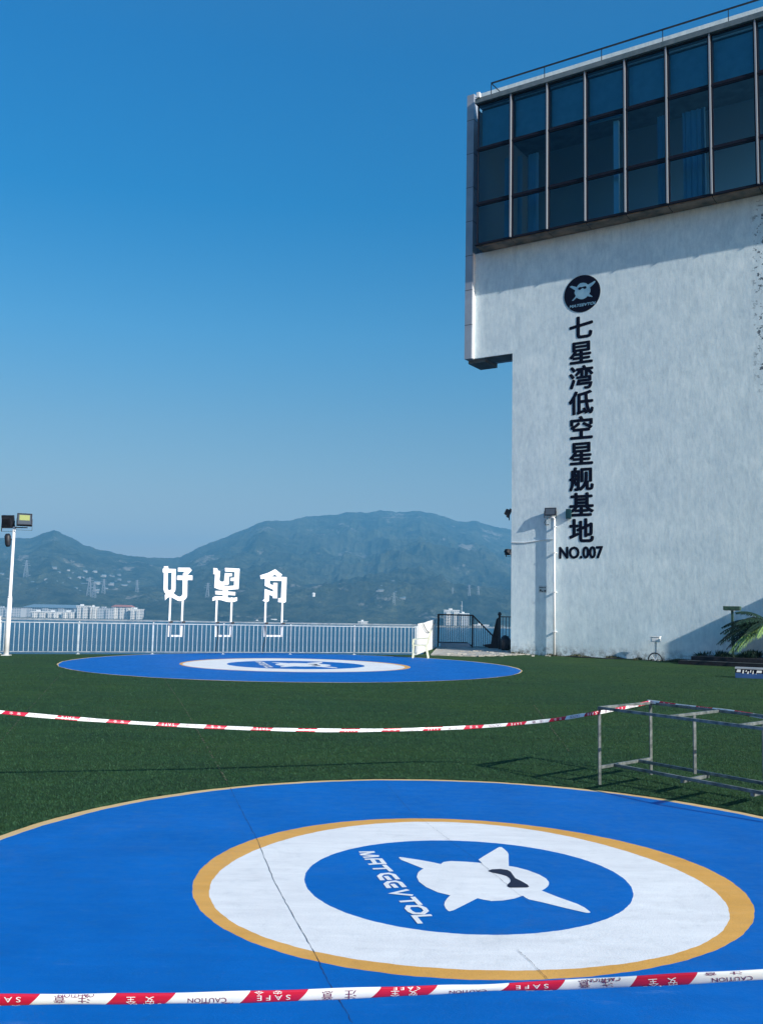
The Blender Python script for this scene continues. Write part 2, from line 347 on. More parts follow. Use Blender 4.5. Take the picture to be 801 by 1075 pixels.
H = np.where(Yg < 2003+shore, -3, np.maximum(H, 2.5*np.clip((Yg-2003-shore)/25, 0, 1)))
nv = np.c_[Xg.ravel(), Yg.ravel(), (H+SEA).ravel()]; na, nb = T.shape; I = np.arange(na*nb).reshape(na, nb)
quads = np.stack([I[:-1,:-1], I[1:,:-1], I[1:,1:], I[:-1,1:]], -1).reshape(-1, 4)
hm = mat('forested_hills', (.03,.06,.03), .95, 0, .1); t = NT(hm); v = t.coord()
a = t.noise(v, .02, 6, .75); b = t.noise(v, .0016, 5, .6); c3 = t.noise(v, .06, 4, .8)
c = t.ramp(a, [(.35, (.010,.020,.010)), (.65, (.095,.110,.065))]); pt = t.noise(t.coord((1,.5,1)), .007, 6, .7); c = t.mix(1.0, c, t.ramp(pt, [(.38, (.6,.62,.62)), (.62, (1.35,1.25,1.2))]), 'MULTIPLY'); c = t.mix(t.ramp(b, [(.52, (0,0,0)), (.68, (.6,.6,.6))]), c, (.10,.11,.075))
rk = t.noise(t.coord((1,.6,1)), .0045, 8, .78); c = t.mix(t.ramp(rk, [(.585, (0,0,0)), (.64, (.9,.9,.9))]), c, (.30,.28,.24))
geo = t.new('ShaderNodeNewGeometry'); sx = t.new('ShaderNodeSeparateXYZ'); t.link(geo.outputs['Position'], sx.inputs[0])
mr = t.new('ShaderNodeMapRange'); mr.inputs[1].default_value = SEA+3.5; mr.inputs[2].default_value = SEA+2; t.link(sx.outputs[2], mr.inputs[0])
c = t.mix(mr.outputs[0], c, (.42,.40,.34)); t.link(c, t.b.inputs['Base Color']); t.link(t.bump(c3, 1.0, 12, t.bump(a, .8, 20)), t.b.inputs['Normal'])
hills = fast_mesh('hills', nv, quads, hm); tag(hills, kind='structure')
def ground_h(x, y):
    ti = np.searchsorted(tt, x/y); yi = np.searchsorted(YY, y); return float((H[min(ti, na-1), min(yi, nb-1)]+SEA))
hz = bpy.data.materials.new('haze'); hz.use_nodes = True; t = NT(hz); t.n.remove(t.b); pv = t.new('ShaderNodeVolumePrincipled')
pv.inputs['Color'].default_value = (.19,.60,1.0,1); pv.inputs['Density'].default_value = 2.2e-4; pv.inputs['Anisotropy'].default_value = .0
t.link(pv.outputs[0], t.n['Material Output'].inputs['Volume'])
mb = MB(); mb.box(-9600, 9600, -600, 8300, SEA-5, 575); tag(mb.build('haze', hz), kind='stuff', cat='haze', label='thin blue haze hanging over the bay and the far hills')

# ------------------------------------------------------------------ far shore: hotels, villas, pylons
vil = noisy('villa_wall', (.18,.19,.19), (.38,.38,.37), .02, .8, 0)
def far_mat(name, wall, glass, sx_, sz_):
    m = mat(name, wall, .8); t = NT(m); br = t.new('ShaderNodeTexBrick'); br.offset = 0
    tc = t.new('ShaderNodeTexCoord'); s_ = t.new('ShaderNodeSeparateXYZ'); t.link(tc.outputs['Object'], s_.inputs[0]); cb = t.new('ShaderNodeCombineXYZ')
    t.link(s_.outputs[0], cb.inputs[0]); t.link(s_.outputs[2], cb.inputs[1]); t.link(cb.outputs[0], br.inputs['Vector'])
    br.inputs['Color1'].default_value = (*glass, 1); br.inputs['Color2'].default_value = (*[g*1.5 for g in glass], 1); br.inputs['Mortar'].default_value = (*wall, 1)
    br.inputs['Scale'].default_value = 1; br.inputs['Brick Width'].default_value = sx_; br.inputs['Row Height'].default_value = sz_; br.inputs['Mortar Size'].default_value = .75
    t.link(br.outputs[0], t.b.inputs['Base Color']); return m
fm1 = far_mat('hotel_facade_white', (.72,.70,.66), (.12,.14,.17), 4.2, 3.3); fm2 = far_mat('hotel_facade_grey', (.48,.50,.52), (.10,.13,.17), 5.0, 3.4)
roof_g = mat('grey_blue_roof', (.16,.24,.30), .7); roof_r = mat('red_roof', (.48,.16,.09), .8); far_w = mat('far_white', (.75,.75,.73), .8)
def far_block(x0, x1, ytop, Y, roof, wallm, label, dep=26, ybot=652.5, group='hotel blocks along the far shore', wings=2):
    pa = at(x0, ybot, Y); pb = at(x1, ybot, Y); w = pb[0]-pa[0]; base = SEA+2; h = at((x0+x1)/2, ytop, Y)[2]-base
    e = empty('shore_building', (pa[0], Y, base), label=label, cat='building', group=group)
    mb = MB(); mb.box(0, w, 0, dep, -3, h)
    for k in range(wings):      # projecting bays so the front is not one plane
        a = w*(k+.25)/wings; mb.box(a, a+w*.22/wings*1.6, -3.5, -.01, -3, h*.93)
    mb.build('wall', wallm, e)
    mb = MB()
    if roof == 'hip':
        mb.add([(-2,-5,h+.05),(w+2,-5,h+.05),(w+2,dep+2,h+.05),(-2,dep+2,h+.05),(w*.12,dep*.5,h+7),(w*.88,dep*.5,h+7)], [(0,3,2,1),(0,1,5,4),(2,3,4,5),(1,2,5),(3,0,4)])
        mb.build('roof', roof_g, e)
    elif roof == 'red':
        mb.add([(-1,-4,h+.05),(w+1,-4,h+.05),(w+1,dep+2,h+.05),(-1,dep+2,h+.05),(w*.1,dep*.5,h+4),(w*.9,dep*.5,h+4)], [(0,3,2,1),(0,1,5,4),(2,3,4,5),(1,2,5),(3,0,4)])
        mb.build('roof', roof_r, e)
    else:
        mb.box(-.8, w+.8, -.8, dep+.8, h+.02, h+1.4); mb.box(w*.3, w*.55, 4, 12, h+1.41, h+4.5); mb.build('roof', wallm if roof == 'flat' else far_w, e)
    return e
far_block(-22, 22, 638.5, 2060, 'flat', fm2, 'long grey hotel block on the far shore behind the lamp post', 30)
far_block(24, 90, 638, 2110, 'hip', fm2, 'widest grey hotel with long blue-grey roof rising behind the pale blocks', 40, wings=4)
far_block(32.5, 47, 642.5, 2040, 'white', fm1, 'pale cube block just right of the lamp post below the wide roof')
far_block(49.5, 60, 643, 2041, 'white', fm1, 'second pale cube block from the lamp post below the wide roof')
far_block(65, 78, 643, 2042, 'white', fm1, 'third pale cube block from the lamp post below the wide roof')
far_block(80, 91, 636.5, 2043, 'white', fm1, 'tall white block closing the right end of the wide roof')
far_block(94, 100, 637.5, 2050, 'white', fm1, 'narrow white block left of the red-roofed hotel')
far_block(100, 118, 639, 2060, 'flat', fm2, 'grey glazed block adjoining the red-roofed hotel on its left')
far_block(117, 138, 637, 2070, 'red', fm1, 'hotel with the red roof on the far shore', wings=3)
far_block(136, 148, 640, 2055, 'white', fm1, 'low white block right of the red-roofed hotel')
far_block(266, 274, 653, 2030, 'white', fm1, 'small white boathouse on the shore left of the third sign letter', 12, 656, 'small white shore buildings', 1)
far_block(277, 301, 652, 2050, 'white', fm2, 'low pale pavilion on the shore behind the third sign letter', 12, 656, 'small white shore buildings', 1)
far_block(376, 386, 653, 2030, 'white', fm1, 'small white shore building seen above the fence at mid span', 12, 658, 'small white shore buildings', 1)
far_block(466, 482, 641, 2080, 'white', fm1, 'white seafront building left of the mast above the black railing', 22, 660, 'small white shore buildings', 2)
far_block(482, 492, 644.5, 2075, 'white', fm2, 'lower pale seafront building right of the mast', 22, 660, 'small white shore buildings', 1)
far_block(497, 513, 656.5, 2030, 'white', fm1, 'long low white jetty building between the railing and the tower', 12, 661, 'small white shore buildings', 1)
p = at(484, 641, 2075); e = empty('radio_mast', (p[0], 2060, SEA+2), label='thin white mast standing beside the white seafront building', cat='mast')
h = at(484, 631, 2060)[2]-SEA-2; mb = MB(); mb.tube([(0,0,0),(0,0,h)], [.9,.4], 6); mb.build('pole', far_w, e); mb = MB(); mb.box(-2.5,2.5,-.3,.3,h*.8,h*.8+.6); mb.build('crossbar', far_w, e)
# round white dome on the wooded hill
p = at(329, 634, 2330); e = empty('hilltop_tank', (p[0], 2330, ground_h(p[0], 2330)-2), label='small white domed tower on the dark wooded hill right of the sign', cat='tower')
mb = MB(); mb.tube([(0,0,0),(0,0,9)], [4,4], 14); mb.build('wall', far_w, e)
mb = MB(); mb.tube([(0,0,9),(0,0,11),(0,0,12.6),(0,0,13.2)], [4.6,4.2,2.6,.3], 14); mb.build('dome', far_w, e)
# houses on the slope, tiny
hv = None
spots = [(44,602),(49,608),(55,604),(62,601),(52,613),(58,617),(66,612),(73,607),(77,601),(84,606),(87,613),(93,609),(98,617),(104,612),(108,606),(112,618),(118,613),(126,609),(131,615),(136,611),(40,618),(70,619),(80,618),(90,600),(57,596),(116,604),(3,597),(2,603),(10,608)]
spots += [(30+115*rng.random(), 598+24*rng.random()**.8) for _ in range(20)]+[(395+55*rng.random(), 606+26*rng.random()) for _ in range(8)]
ridge_col = [at(x, y, 1)[2] for x, y in spots]
def on_slope(px, py):
    """where the sight line meets the hillside"""
    d = ray(px, py); best = None
    for Y in np.arange(2060, 4800, 15.):
        x = d[0]/d[1]*Y; z = EYE+d[2]/d[1]*Y
        if ground_h(x, Y) > z: best = (x, Y, z); break
    return best
for i, (px, py) in enumerate(spots):
    q = on_slope(px, py)
    if q is None: continue
    if hv is None:
        hv = empty('hillside_house'); mb = MB(); mb.box(-8,8,-6,6,-4,8); mb.box(-14,-8.01,-5,5,-4,5); mb.build('wall', vil, hv)
        mb = MB(); mb.add([(-9,-7,8.05),(9,-7,8.05),(9,7,8.05),(-9,7,8.05),(-9,0,11),(9,0,11)], [(0,3,2,1),(0,1,5,4),(2,3,4,5),(1,2,5),(3,0,4)]); mb.build('roof', roof_g, hv); o = hv
    else: o = copy_tree(hv)
    o.location = (q[0], q[1], q[2]-2.5*(q[1]/3000)); o.rotation_euler = (0, 0, random.uniform(-.6, .6)); k = random.uniform(.35, .8)*q[1]/3000; o.scale = (k*random.uniform(.8,1.5), k, k*random.uniform(.7,1.2))
    tag(o, 'tiny pale house among trees on the far hillside', 'house', 'pale houses scattered on the far hillside')
# pylons
py0 = None; plab = ['left of the first villas above the hotels', 'on the slope above the red-roofed hotel', 'close right of the one above the red-roofed hotel', 'third from left in the line above the hotels', 'left of the first sign letter', 'between the first two sign letters', 'on the slope above mid fence', 'left of the three standing near the white wall', 'tallest, middle of the three near the white wall', 'right of the three standing near the white wall']
for i, (px, yt, yb) in enumerate([(27.5,588,606),(94,606,626),(99,611,628),(109,608,624),(144,609,622),(218,612,628),(413.5,622,636),(475,617,625),(492.5,614,625.5),(502,615,625.5)]):
    q = on_slope(px, yb)
    if q is None: continue
    h = (yb-yt)/F*q[1]; e = empty('lattice_pylon', q, label='grey lattice power pylon '+plab[i], cat='pylon', group='power pylons on the far slopes')
    mb = MB(); w = h*.11; tw = h*.018; th_ = h*.022
    def pt(sx_, sy_, k): ww = w*(1-k)+tw*k; return (sx_*ww, sy_*ww, h*k)
    for sx_, sy_ in ((-1,-1),(1,-1),(1,1),(-1,1)): mb.beam(pt(sx_, sy_, -.05), pt(sx_, sy_, 1), th_, th_)
    for k in range(6):
        a, b = k/6, (k+1)/6
        mb.beam(pt(-1,-1,a), pt(1,-1,b), th_*.6, th_*.6); mb.beam(pt(1,-1,a), pt(-1,-1,b), th_*.6, th_*.6)
    mb.build('tower', M['mullion'], e)
    mb = MB()
    for k, ln in ((.68,.24),(.82,.20),(.95,.15)): mb.beam((-h*ln,0,h*k), (h*ln,0,h*k), th_, th_)
    mb.build('crossarm', M['mullion'], e)

# ------------------------------------------------------------------ landing pads
def ring_fn(c):
    def r(th):
        s = c[0]
        for k in range(1, (len(c)-1)//2+1): s += c[2*k-1]*math.cos(k*th)+c[2*k]*math.sin(k*th)
        return s
    return r
PC = np.array([.545, 5.937])
R_out = ring_fn([3.243,-.021,.035,-.06,-.007]); R_ring = ring_fn([1.611,-.015,0,-.001,-.012,.021,-.013]); R_wh0 = ring_fn([1.478,-.032,-.031,-.022,-.013,.004,-.046]); R_dk = ring_fn([.969,.002,-.039,-.003,-.004,.004,.004])
def z3(pts, ox, oy, sc):  # trace on an enlarged view -> metres on the pad, from its centre
    return [tuple(U(ox+x/sc, oy+y/sc)[:2]-PC) for x, y in pts]
c3, c4 = (410, 880, 6.675), (510, 880, 6.675)
crt = z3([(58,142),(64,140),(90,143),(200,160),(300,178),(352,190),(360,182),(372,175),(420,168),(530,173),(640,182),(615,158),(650,135),(745,78),(760,70)], *c3) + \
      z3([(110,70),(128,84),(150,104),(158,120),(158,155),(160,203),(215,212),(290,232),(370,262),(420,290),(440,315),(441,330),(434,345),(415,362),(390,376),(500,420),(640,470),(690,495),(720,518),(732,530),(720,533),(700,532),(560,500),(400,460),(300,438),(275,425),(258,412),(200,432),(120,446),(30,450)], *c4) + \
      z3([(700,448),(650,440),(608,430),(520,475),(440,515),(412,522),(400,517),(385,500),(375,478),(380,455),(395,432),(418,410),(330,388),(250,352),(200,315),(183,280),(192,250),(210,233),(230,222),(150,190),(75,160),(62,150)], *c3)
vis = z3([(15,238),(40,228),(100,225),(150,232),(172,244),(185,262),(205,290),(250,312),(290,335),(302,350),(290,356),(220,357),(165,357),(148,347),(152,335),(172,315),(172,303),(165,290),(145,275),(100,262),(50,252),(20,243)], *c4)
za, zb = (370, 885, 16.02), (410, 925, 16.02)
strokes = [z3(q, *w) for q, w in [
    ([(112,172),(372,166)], za), ([(365,170),(135,214)], za), ([(135,216),(445,236)], za), ([(440,242),(180,262)], za),
    ([(205,296),(330,290),(470,290),(535,365),(400,370),(268,380)], za), ([(335,300),(385,368)], za),
    ([(530,388),(655,500)], za), ([(575,448),(342,458)], za),
    ([(505,650),(452,580),(500,545),(610,535),(690,555),(765,635)], za), ([(560,580),(630,645)], za),
    ([(615,783),(562,713),(610,678),(720,668),(800,688),(875,768)], za), ([(670,713),(740,778)], za),
    ([(295,170),(30,232),(375,265)], zb), ([(370,292),(500,428)], zb), ([(425,355),(152,373)], zb),
    ([(300,450),(480,448),(560,480),(600,530),(540,575),(400,572),(330,540),(280,490),(300,450)], zb), ([(690,602),(395,618),(500,745)], zb)]]
def stroke_mb(mb, pts, w, fn, z):
    P = [np.array(p) for p in pts]; closed = np.allclose(P[0], P[-1]); L = []; Rr = []
    for i, p in enumerate(P):
        a = P[i]-P[i-1] if i > 0 else (P[-1]-P[-2] if closed else P[1]-P[0]); b = P[i+1]-P[i] if i < len(P)-1 else (P[1]-P[0] if closed else P[-1]-P[-2])
        a = a/np.linalg.norm(a); b = b/np.linalg.norm(b); n = np.array([-(a+b)[1], (a+b)[0]]); n /= np.linalg.norm(n)+1e-9; k = 1/max(.55, float(n @ np.array([-a[1], a[0]])))
        L.append(p+n*w*k); Rr.append(p-n*w*k)
    n = len(P); vs = [fn(*q, z) for q in L]+[fn(*q, z) for q in Rr]; mb.add(vs, [(i, n+i, n+i+1, i+1) for i in range(n-1)])
def pad(name, centre, k, label, cracks=True):
    N = 256; e = empty(name, (centre[0], centre[1], 0), label=label, cat='helipad', group='painted landing pads')
    def annulus(nm, r0, r1, m, z=.006):
        mb = MB(); th = [2*math.pi*i/N for i in range(N)]
        jit = [1+.0012*math.sin(37*a)+.001*math.sin(91*a+1) for a in th]
        O = [(r1(a)*k*j*math.cos(a), r1(a)*k*j*math.sin(a), z) for a, j in zip(th, jit)]
        if r0 is None: mb.add(O+[(0,0,z)], [(i, (i+1)%N, N) for i in range(N)])
        else:
            In = [(r0(a)*k*j*math.cos(a), r0(a)*k*j*math.sin(a), z) for a, j in zip(th, jit)]
            mb.add(O+In, [(i, (i+1)%N, N+(i+1)%N, N+i) for i in range(N)])
        return mb.build(nm, m, e)
    ew = .075 if cracks else .024; R_in = lambda a: R_out(a)-ew-.012*math.sin(3*a)-.006*math.sin(17*a)
    R_wh = (lambda a: R_wh0(a)) if cracks else (lambda a: .45*R_wh0(a)+.55*R_ring(a))
    annulus('edge_line', R_in, R_out, M['edge']); annulus('blue_field', R_ring, R_in, M['blue']); annulus('orange_ring', R_wh, R_ring, M['orange'])
    annulus('white_ring', R_dk, R_wh, M['white_p']); annulus('centre_disc', None, R_dk, M['blue'])
    fn = lambda x, y, z: (x*k, y*k, z)
    mb = MB(); mb.flat([crt], lambda x, y: (x*k, y*k, .0078)); em = mb.build('emblem', M['white_p'], e)
    mb = MB(); mb.flat([vis], lambda x, y: (x*k, y*k, .0092)); mb.build('visor', M['navy'], em)
    mb = MB()
    for i, s_ in enumerate(strokes): stroke_mb(mb, s_, .0145, fn, .0078+.0001*i)
    mb.build('lettering', M['white_p'], e)
    return e
pn = pad('landing_pad', PC, 1.0, 'nearest blue landing pad with orange-edged white ring and flying-figure emblem')
pf = pad('landing_pad', (-2.356, 27.526), 2.02, 'distant blue landing pad seen very flat in front of the white fence', cracks=False)
def crack(parent, px, w, z=.0100):
    pts = []
    for i in range(len(px)-1):
        n = 14
        for j in range(n): pts.append(U(px[i][0]+(px[i+1][0]-px[i][0])*j/n, px[i][1]+(px[i+1][1]-px[i][1])*j/n)[:2]-PC)
    pts.append(U(*px[-1])[:2]-PC); mb = MB()
    pts = [p+rng.normal(0, .0018, 2) for p in pts]; n = len(pts); vs = []
    d = pts[-1]-pts[0]; d /= np.linalg.norm(d); nn = np.array([-d[1], d[0]])
    for p in pts: ww = w*rng.uniform(.35, 1.3); vs += [(*(p+nn*ww), z), (*(p-nn*ww), z)]
    mb.add(vs, [(2*i, 2*i+1, 2*i+3, 2*i+2) for i in range(n-1)]); return mb.build('crack', M['crack'], parent)
crack(pn, [(242,828),(257,858),(271,884),(287,924),(302,952),(329,1000),(347,1036),(371,1076)], .0016, .0075)
crack(pn, [(402,820),(430,852),(452,868),(478,888),(503,906),(532,930),(560,954)], .0009)
crack(pn, [(543,999),(556,1011),(575,1030)], .0014)

# ------------------------------------------------------------------ the pile of the turf where single blades can be told apart
def in_pads(x, y, grow=0.0):
    o = np.zeros(len(x), bool)
    for (cx, cy), k in ((PC, 1.0), ((-2.356, 27.526), 2.02)):
        th = np.arctan2(y-cy, x-cx); r = k*(3.243-.021*np.cos(th)+.035*np.sin(th)-.06*np.cos(2*th)-.007*np.sin(2*th))
        o |= np.hypot(x-cx, y-cy) < r+grow
    return o
def blades(n, y0, y1, hgt, wid, extra=None):
    y = y0+(y1-y0)*rng.random(n)**2.1; x = (rng.random(n)*2-1)*(y*.44+.4); k = ~in_pads(x, y, .004); x, y = x[k], y[k]
    if extra is not None: x = np.r_[x, extra[0]]; y = np.r_[y, extra[1]]
    n = len(x); a = rng.random(n)*2*np.pi; h = hgt*(.6+.8*rng.random(n)); w = wid*(.7+.6*rng.random(n))*(y/9.0)**.5; lx = rng.normal(0, .5, n)*h; ly = rng.normal(0, .5, n)*h
    V = np.stack([np.c_[x-np.cos(a)*w, y-np.sin(a)*w, 0*x], np.c_[x+np.cos(a)*w, y+np.sin(a)*w, 0*x], np.c_[x+lx, y+ly, h]], 1).reshape(-1, 3)
    return V, np.arange(3*n).reshape(-1, 3)
th = rng.random(26000)*2*np.pi; th = np.r_[th, .55*np.pi+rng.random(22000)*.0+ (rng.random(22000)-.5)*2.6]
rr = np.array([R_out(a) for a in th])+.004+.05*rng.random(len(th))**1.5
ex = (PC[0]+rr*np.cos(th), PC[1]+rr*np.sin(th)); kk = (ex[1] > 5.5)
V, Fc = blades(360000, 6.4, 30, .017, .0022, (ex[0][kk], ex[1][kk])); tb = fast_mesh('turf_blades', V, Fc, M['blade']); tag(tb, 'short green artificial grass pile round the landing pads', 'grass', kind='stuff')
# faint tan joints between carpet strips
M['seam'] = noisy('carpet_seam', (.05,.06,.03), (.14,.12,.07), 20, .9, 0)
for i, (a, b) in enumerate([((242,827),(193,742)), ((193,742),(168,706)), ((0,779),(66,706)), ((598,790),(560,740))]):
    A_, B_ = U(*a)[:2], U(*b)[:2]; d = (B_-A_)/np.linalg.norm(B_-A_); n = np.array([-d[1], d[0]]); mb = MB(); L = np.linalg.norm(B_-A_); q = int(L/.06)
    for j in range(q):
        if rng.random() < .45: continue
        s0 = L*j/q; w = rng.uniform(.003, .010); c0 = A_+d*s0+n*rng.normal(0, .004); c1 = A_+d*(s0+L/q*.9)+n*rng.normal(0, .004)
        mb.add([(*(c0-n*w), .005), (*(c0+n*w), .005), (*(c1+n*w), .005), (*(c1-n*w), .005)], [(0,3,2,1)])
    if mb.f: tag(mb.build('turf_seam', M['seam']), 'tan line where two strips of the turf carpet meet', kind='structure')

# ------------------------------------------------------------------ baluster fence at the platform edge
fe = empty('railing_fence', (FA[0], FA[1], 0), math.atan2(FD[1], FD[0]), label='long white baluster fence along the platform edge in front of the sea', cat='fence')
FL = float(np.linalg.norm(FB-FA)); X0 = -2.4
n = 98; sp = (FL+2.0)/n*1.0
for nm, z0, h, w, m in (('top_rail', 1.075, .03, .05, 'fence_dark'), ('upper_rail', .985, .03, .035, 'fence'), ('bottom_rail', .06, .03, .035, 'fence_dark')):
    mb = MB(); mb.box(X0, FL, -w/2, w/2, z0, z0+h); mb.build(nm, M[m], fe, bevel=.004)
bm_ = None
nb = 96
for i in range(nb):
    x = .10+i*(FL-.12)/(nb-1)
    if bm_ is None: mb = MB(); mb.box(-.0095, .0095, -.0095, .0095, .095, .985); o = bm_ = mb.build('baluster', M['fence'], fe)
    else: o = bm_.copy(); COL.objects.link(o)
    o.location = (x, random.uniform(-.003, .003), 0); o.rotation_euler = (0, random.uniform(-.006, .006), 0)
mb = MB(); [mb.box(-.0125+X0*j/14, .0125+X0*j/14, -.0125, .0125, .095, .985) for j in range(1, 14)]; o = mb.build('baluster', M['fence'], fe); tag(o, kind='stuff')
po = None
for i in range(8):
    x = X0+.05+i*(FL-X0-.1)/7
    if po is None: mb = MB(); mb.box(-.02, .02, -.02, .02, 0, 1.074); mb.box(-.06, .06, -.06, .06, 0, .012); o = po = mb.build('post', M['fence'], fe)
    else: o = po.copy(); COL.objects.link(o)
    o.location = (x, .034, 0)
q = U(1, 687.5); mb = MB(); mb.box(-.07, .07, -.05, .05, 0, 1.17); mb.box(-.08, .08, -.06, .06, 1.171, 1.19); g = mb.build('gate_post', M['white']); g.location = (q[0]-.06, q[1]-.2, 0); tag(g, 'thick square white post at the far left end of the fence', 'post')

# ------------------------------------------------------------------ three big cut-out characters on frames behind the fence
SY = 32.4
def sgn(px, py, off): return np.array([px, py])/21.08+np.array(off)
hao = [[(90,95),(180,95),(190,150),(350,155),(345,600),(335,645),(300,690),(330,715),(380,750),(420,766),(455,765),(480,750),(500,710),(503,400),(380,395),(385,300),(520,300),(505,270),(545,215),(400,210),(400,125),(660,128),(705,185),(610,290),(720,300),(720,400),(608,400),(602,740),(588,790),(555,830),(510,855),(460,864),(400,858),(330,820),(265,785),(220,775),(180,785),(140,815),(115,850),(108,735),(130,708),(95,660),(80,600),(88,235),(62,230),(62,150),(88,145)], [(175,235),(260,235),(256,585),(248,610),(228,625),(205,628),(185,618),(172,600),(170,570)]]
wang = [[(85,133),(170,140),(185,188),(235,205),(218,395),(228,420),(245,432),(290,438),(315,428),(327,405),(340,245),(500,255),(500,312),(430,320),(427,480),(418,500),(400,510),(320,517),(325,537),(420,532),(540,522),(545,420),(465,420),(470,350),(550,345),(555,220),(345,210),(340,130),(665,148),(640,600),(405,617),(405,652),(570,665),(565,740),(400,728),(400,785),(480,795),(540,792),(610,780),(608,858),(540,882),(440,888),(350,872),(260,845),(170,832),(110,848),(65,865),(65,792),(110,765),(170,755),(295,762),(295,728),(130,715),(125,640),(295,640),(295,612),(215,608),(105,568),(120,270),(85,270)]]
yu = [[(395,160),(550,280),(515,328),(650,335),(632,870),(618,892),(590,902),(460,885),(465,800),(525,797),(545,420),(275,410),(275,480),(350,522),(360,460),(445,465),(440,803),(345,800),(345,760),(262,722),(255,860),(215,890),(175,882),(115,855),(155,820),(165,595),(350,660),(355,612),(165,525),(168,368),(80,378),(60,298),(240,240)], [(320,325),(385,275),(455,328)]]
fnorm = np.array([FD[1], -FD[0]])     # towards the camera
def sign_letter(loops, off, legpx, crossbar, label, cable=None):
    cx = off[0]+17; base = U(cx, 687)[:2]; s0 = FA+FD*((base-FA) @ FD)-fnorm*.09
    def plane(px, py):    # onto the vertical plane just behind the fence
        d = ray(px, py); k = ((s0-CP[:2]) @ fnorm)/(d[:2] @ fnorm); p = CP+d*k; return ((p[:2]-s0) @ FD, p[2])
    e = empty('sign_character', (s0[0], s0[1], 0), math.atan2(FD[1], FD[0]), label=label, cat='sign', group='large white characters standing over the fence')
    L = [[plane(*sgn(x, y, off)) for x, y in lp] for lp in loops]
    mb = MB(); mb.prism(L, (0, -.05, 0), (1,0,0), (0,0,1), (0,1,0), .10); mb.build('character_panel', M['letter'], e)
    zb = min(p[1] for p in L[0])
    for px in legpx:
        x, zt = plane(px, 625); x2, zl = plane(px, 668.5); mb = MB(); mb.box(x-.03, x+.03, -.02, .04, zl, zb+.16); mb.build('leg', M['letter'], e)
    xa = plane(legpx[0], 668)[0]; xb = plane(legpx[1], 668)[0]; z = plane(legpx[0], 667.5)[1]
    mb = MB(); mb.box(xa+.031, xb-.031, -.02, .02, z-.03, z+.03); mb.build('crossbar', M['letter'], e)
    for x in (xa, xb):
        mb = MB(); mb.box(x-.045, x+.045, -.12, .05, 1.04, 1.10); mb.build('clamp', M['dark'], e)
    if cable:
        x, z1 = plane(cable[0], 657); x2, z2 = plane(cable[1], 686)
        mb = MB(); mb.tube([(x, -.06, z1), (x+.02, -.07, z1*.6), (x2, -.08, .25), (x2-.02, -.09, .03)], .014, 6); mb.build('cable', M['dark'], e, True)
    return e
sign_letter(hao, (168,590), (179.3,192.3), 1, 'leftmost white cut-out character 好 on two posts above the fence')
sign_letter(wang, (220,590), (228.0,243.6), 1, 'middle white cut-out character 望 on two posts above the fence', (228.5,226.5))
sign_letter(yu, (270,590), (279.2,296.8), 1, 'rightmost white cut-out character shaped like a small roof over strokes, right of 望', (278.5,275.5))

# ------------------------------------------------------------------ flood lights
def flood(name, loc, yaw, pitch, size, label, glass, cat='floodlight', parent=None, group=None):
    e = empty(name, loc, yaw, label=label, cat=cat, group=group) if parent is None else empty(name, loc, yaw)
    if parent is not None: e.parent = parent; 
    w, h, d = size; rot = Matrix.Rotation(pitch, 4, 'X')
    def pl(mb):
        mb.v = [tuple(rot @ Vector(v)) for v in mb.v]; return mb
    mb = MB(); mb.box(-w/2, w/2, -d*.2, d*.35, -h/2, h/2)
    mb.box(-w*.36, w*.36, d*.351, d, -h*.34, h*.34)
    for k in range(7): x = -w*.3+k*w*.1; mb.box(x-.004, x+.004, d*1.001, d*1.25, -h*.3, h*.3)
    mb.box(-w/2, w/2, -d*.34, -d*.201, h/2-.03, h/2); mb.box(-w/2, w/2, -d*.34, -d*.201, -h/2, -h/2+.03)
    mb.box(-w/2, -w/2+.03, -d*.34, -d*.201, -h/2+.031, h/2-.031); mb.box(w/2-.03, w/2, -d*.34, -d*.201, -h/2+.031, h/2-.031)
    pl(mb).build('housing', M['dark'], e)
    mb = MB(); mb.box(-w/2+.032, w/2-.032, -d*.27, -d*.204, -h/2+.032, h/2-.032); ln_ = pl(mb).build('lens', M['lens_g'], e)
    if glass is M['lens_y']: mb = MB(); mb.box(-w*.34, w*.34, -d*.29, -d*.271, -h*.10, h*.36); pl(mb).build('lamp_chip', glass, ln_)
    mb = MB()
    for sx_ in (-1, 1): mb.box(sx_*(w/2+.012)-.005, sx_*(w/2+.012)+.005, -.02, .02, -h*.75, .03)
    mb.box(-w/2-.017, w/2+.017, -.02, .02, -h*.75-.008, -h*.75-.001); mb.build('bracket', M['dark'], e)
    return e
M['lens_y'] = mat('reflector_glass_yellow', (.42,.46,.17), .25, .3); M['lens_g'] = mat('reflector_glass_grey', (.10,.12,.14), .3, .4)
q = U(7, 688); top = at(14, 553, q[1])[2]
lp = empty('lamp_post', (q[0], q[1], 0), label='tall white two-section pole at the left carrying two floodlights', cat='lamp post')
mb = MB(); mb.tube([(0,0,0),(.01,0,1.75)], [.075,.068], 16); mb.build('lower_pole', M['white'], lp, True)
mb = MB(); mb.tube([(.01,0,1.751),(.01,0,1.80),(.012,0,1.801),(.015,0,top)], [.068,.06,.048,.042], 16); mb.build('upper_pole', M['white'], lp, True)
mb = MB(); mb.box(-.12,.12,-.12,.12,0,.015); mb.build('base_plate', M['white'], lp)
mb = MB(); mb.beam((-.34,0,top-.02),(.42,0,top-.02),.05,.03); mb.build('cross_arm', M['dark'], lp)
flood('floodlight', (q[0]+.33, q[1]-.03, top+.22), R(22), R(-28), (.44,.42,.13), 'right floodlight on the left pole, its glass showing yellow', M['lens_y'], group='floodlights on the left pole')
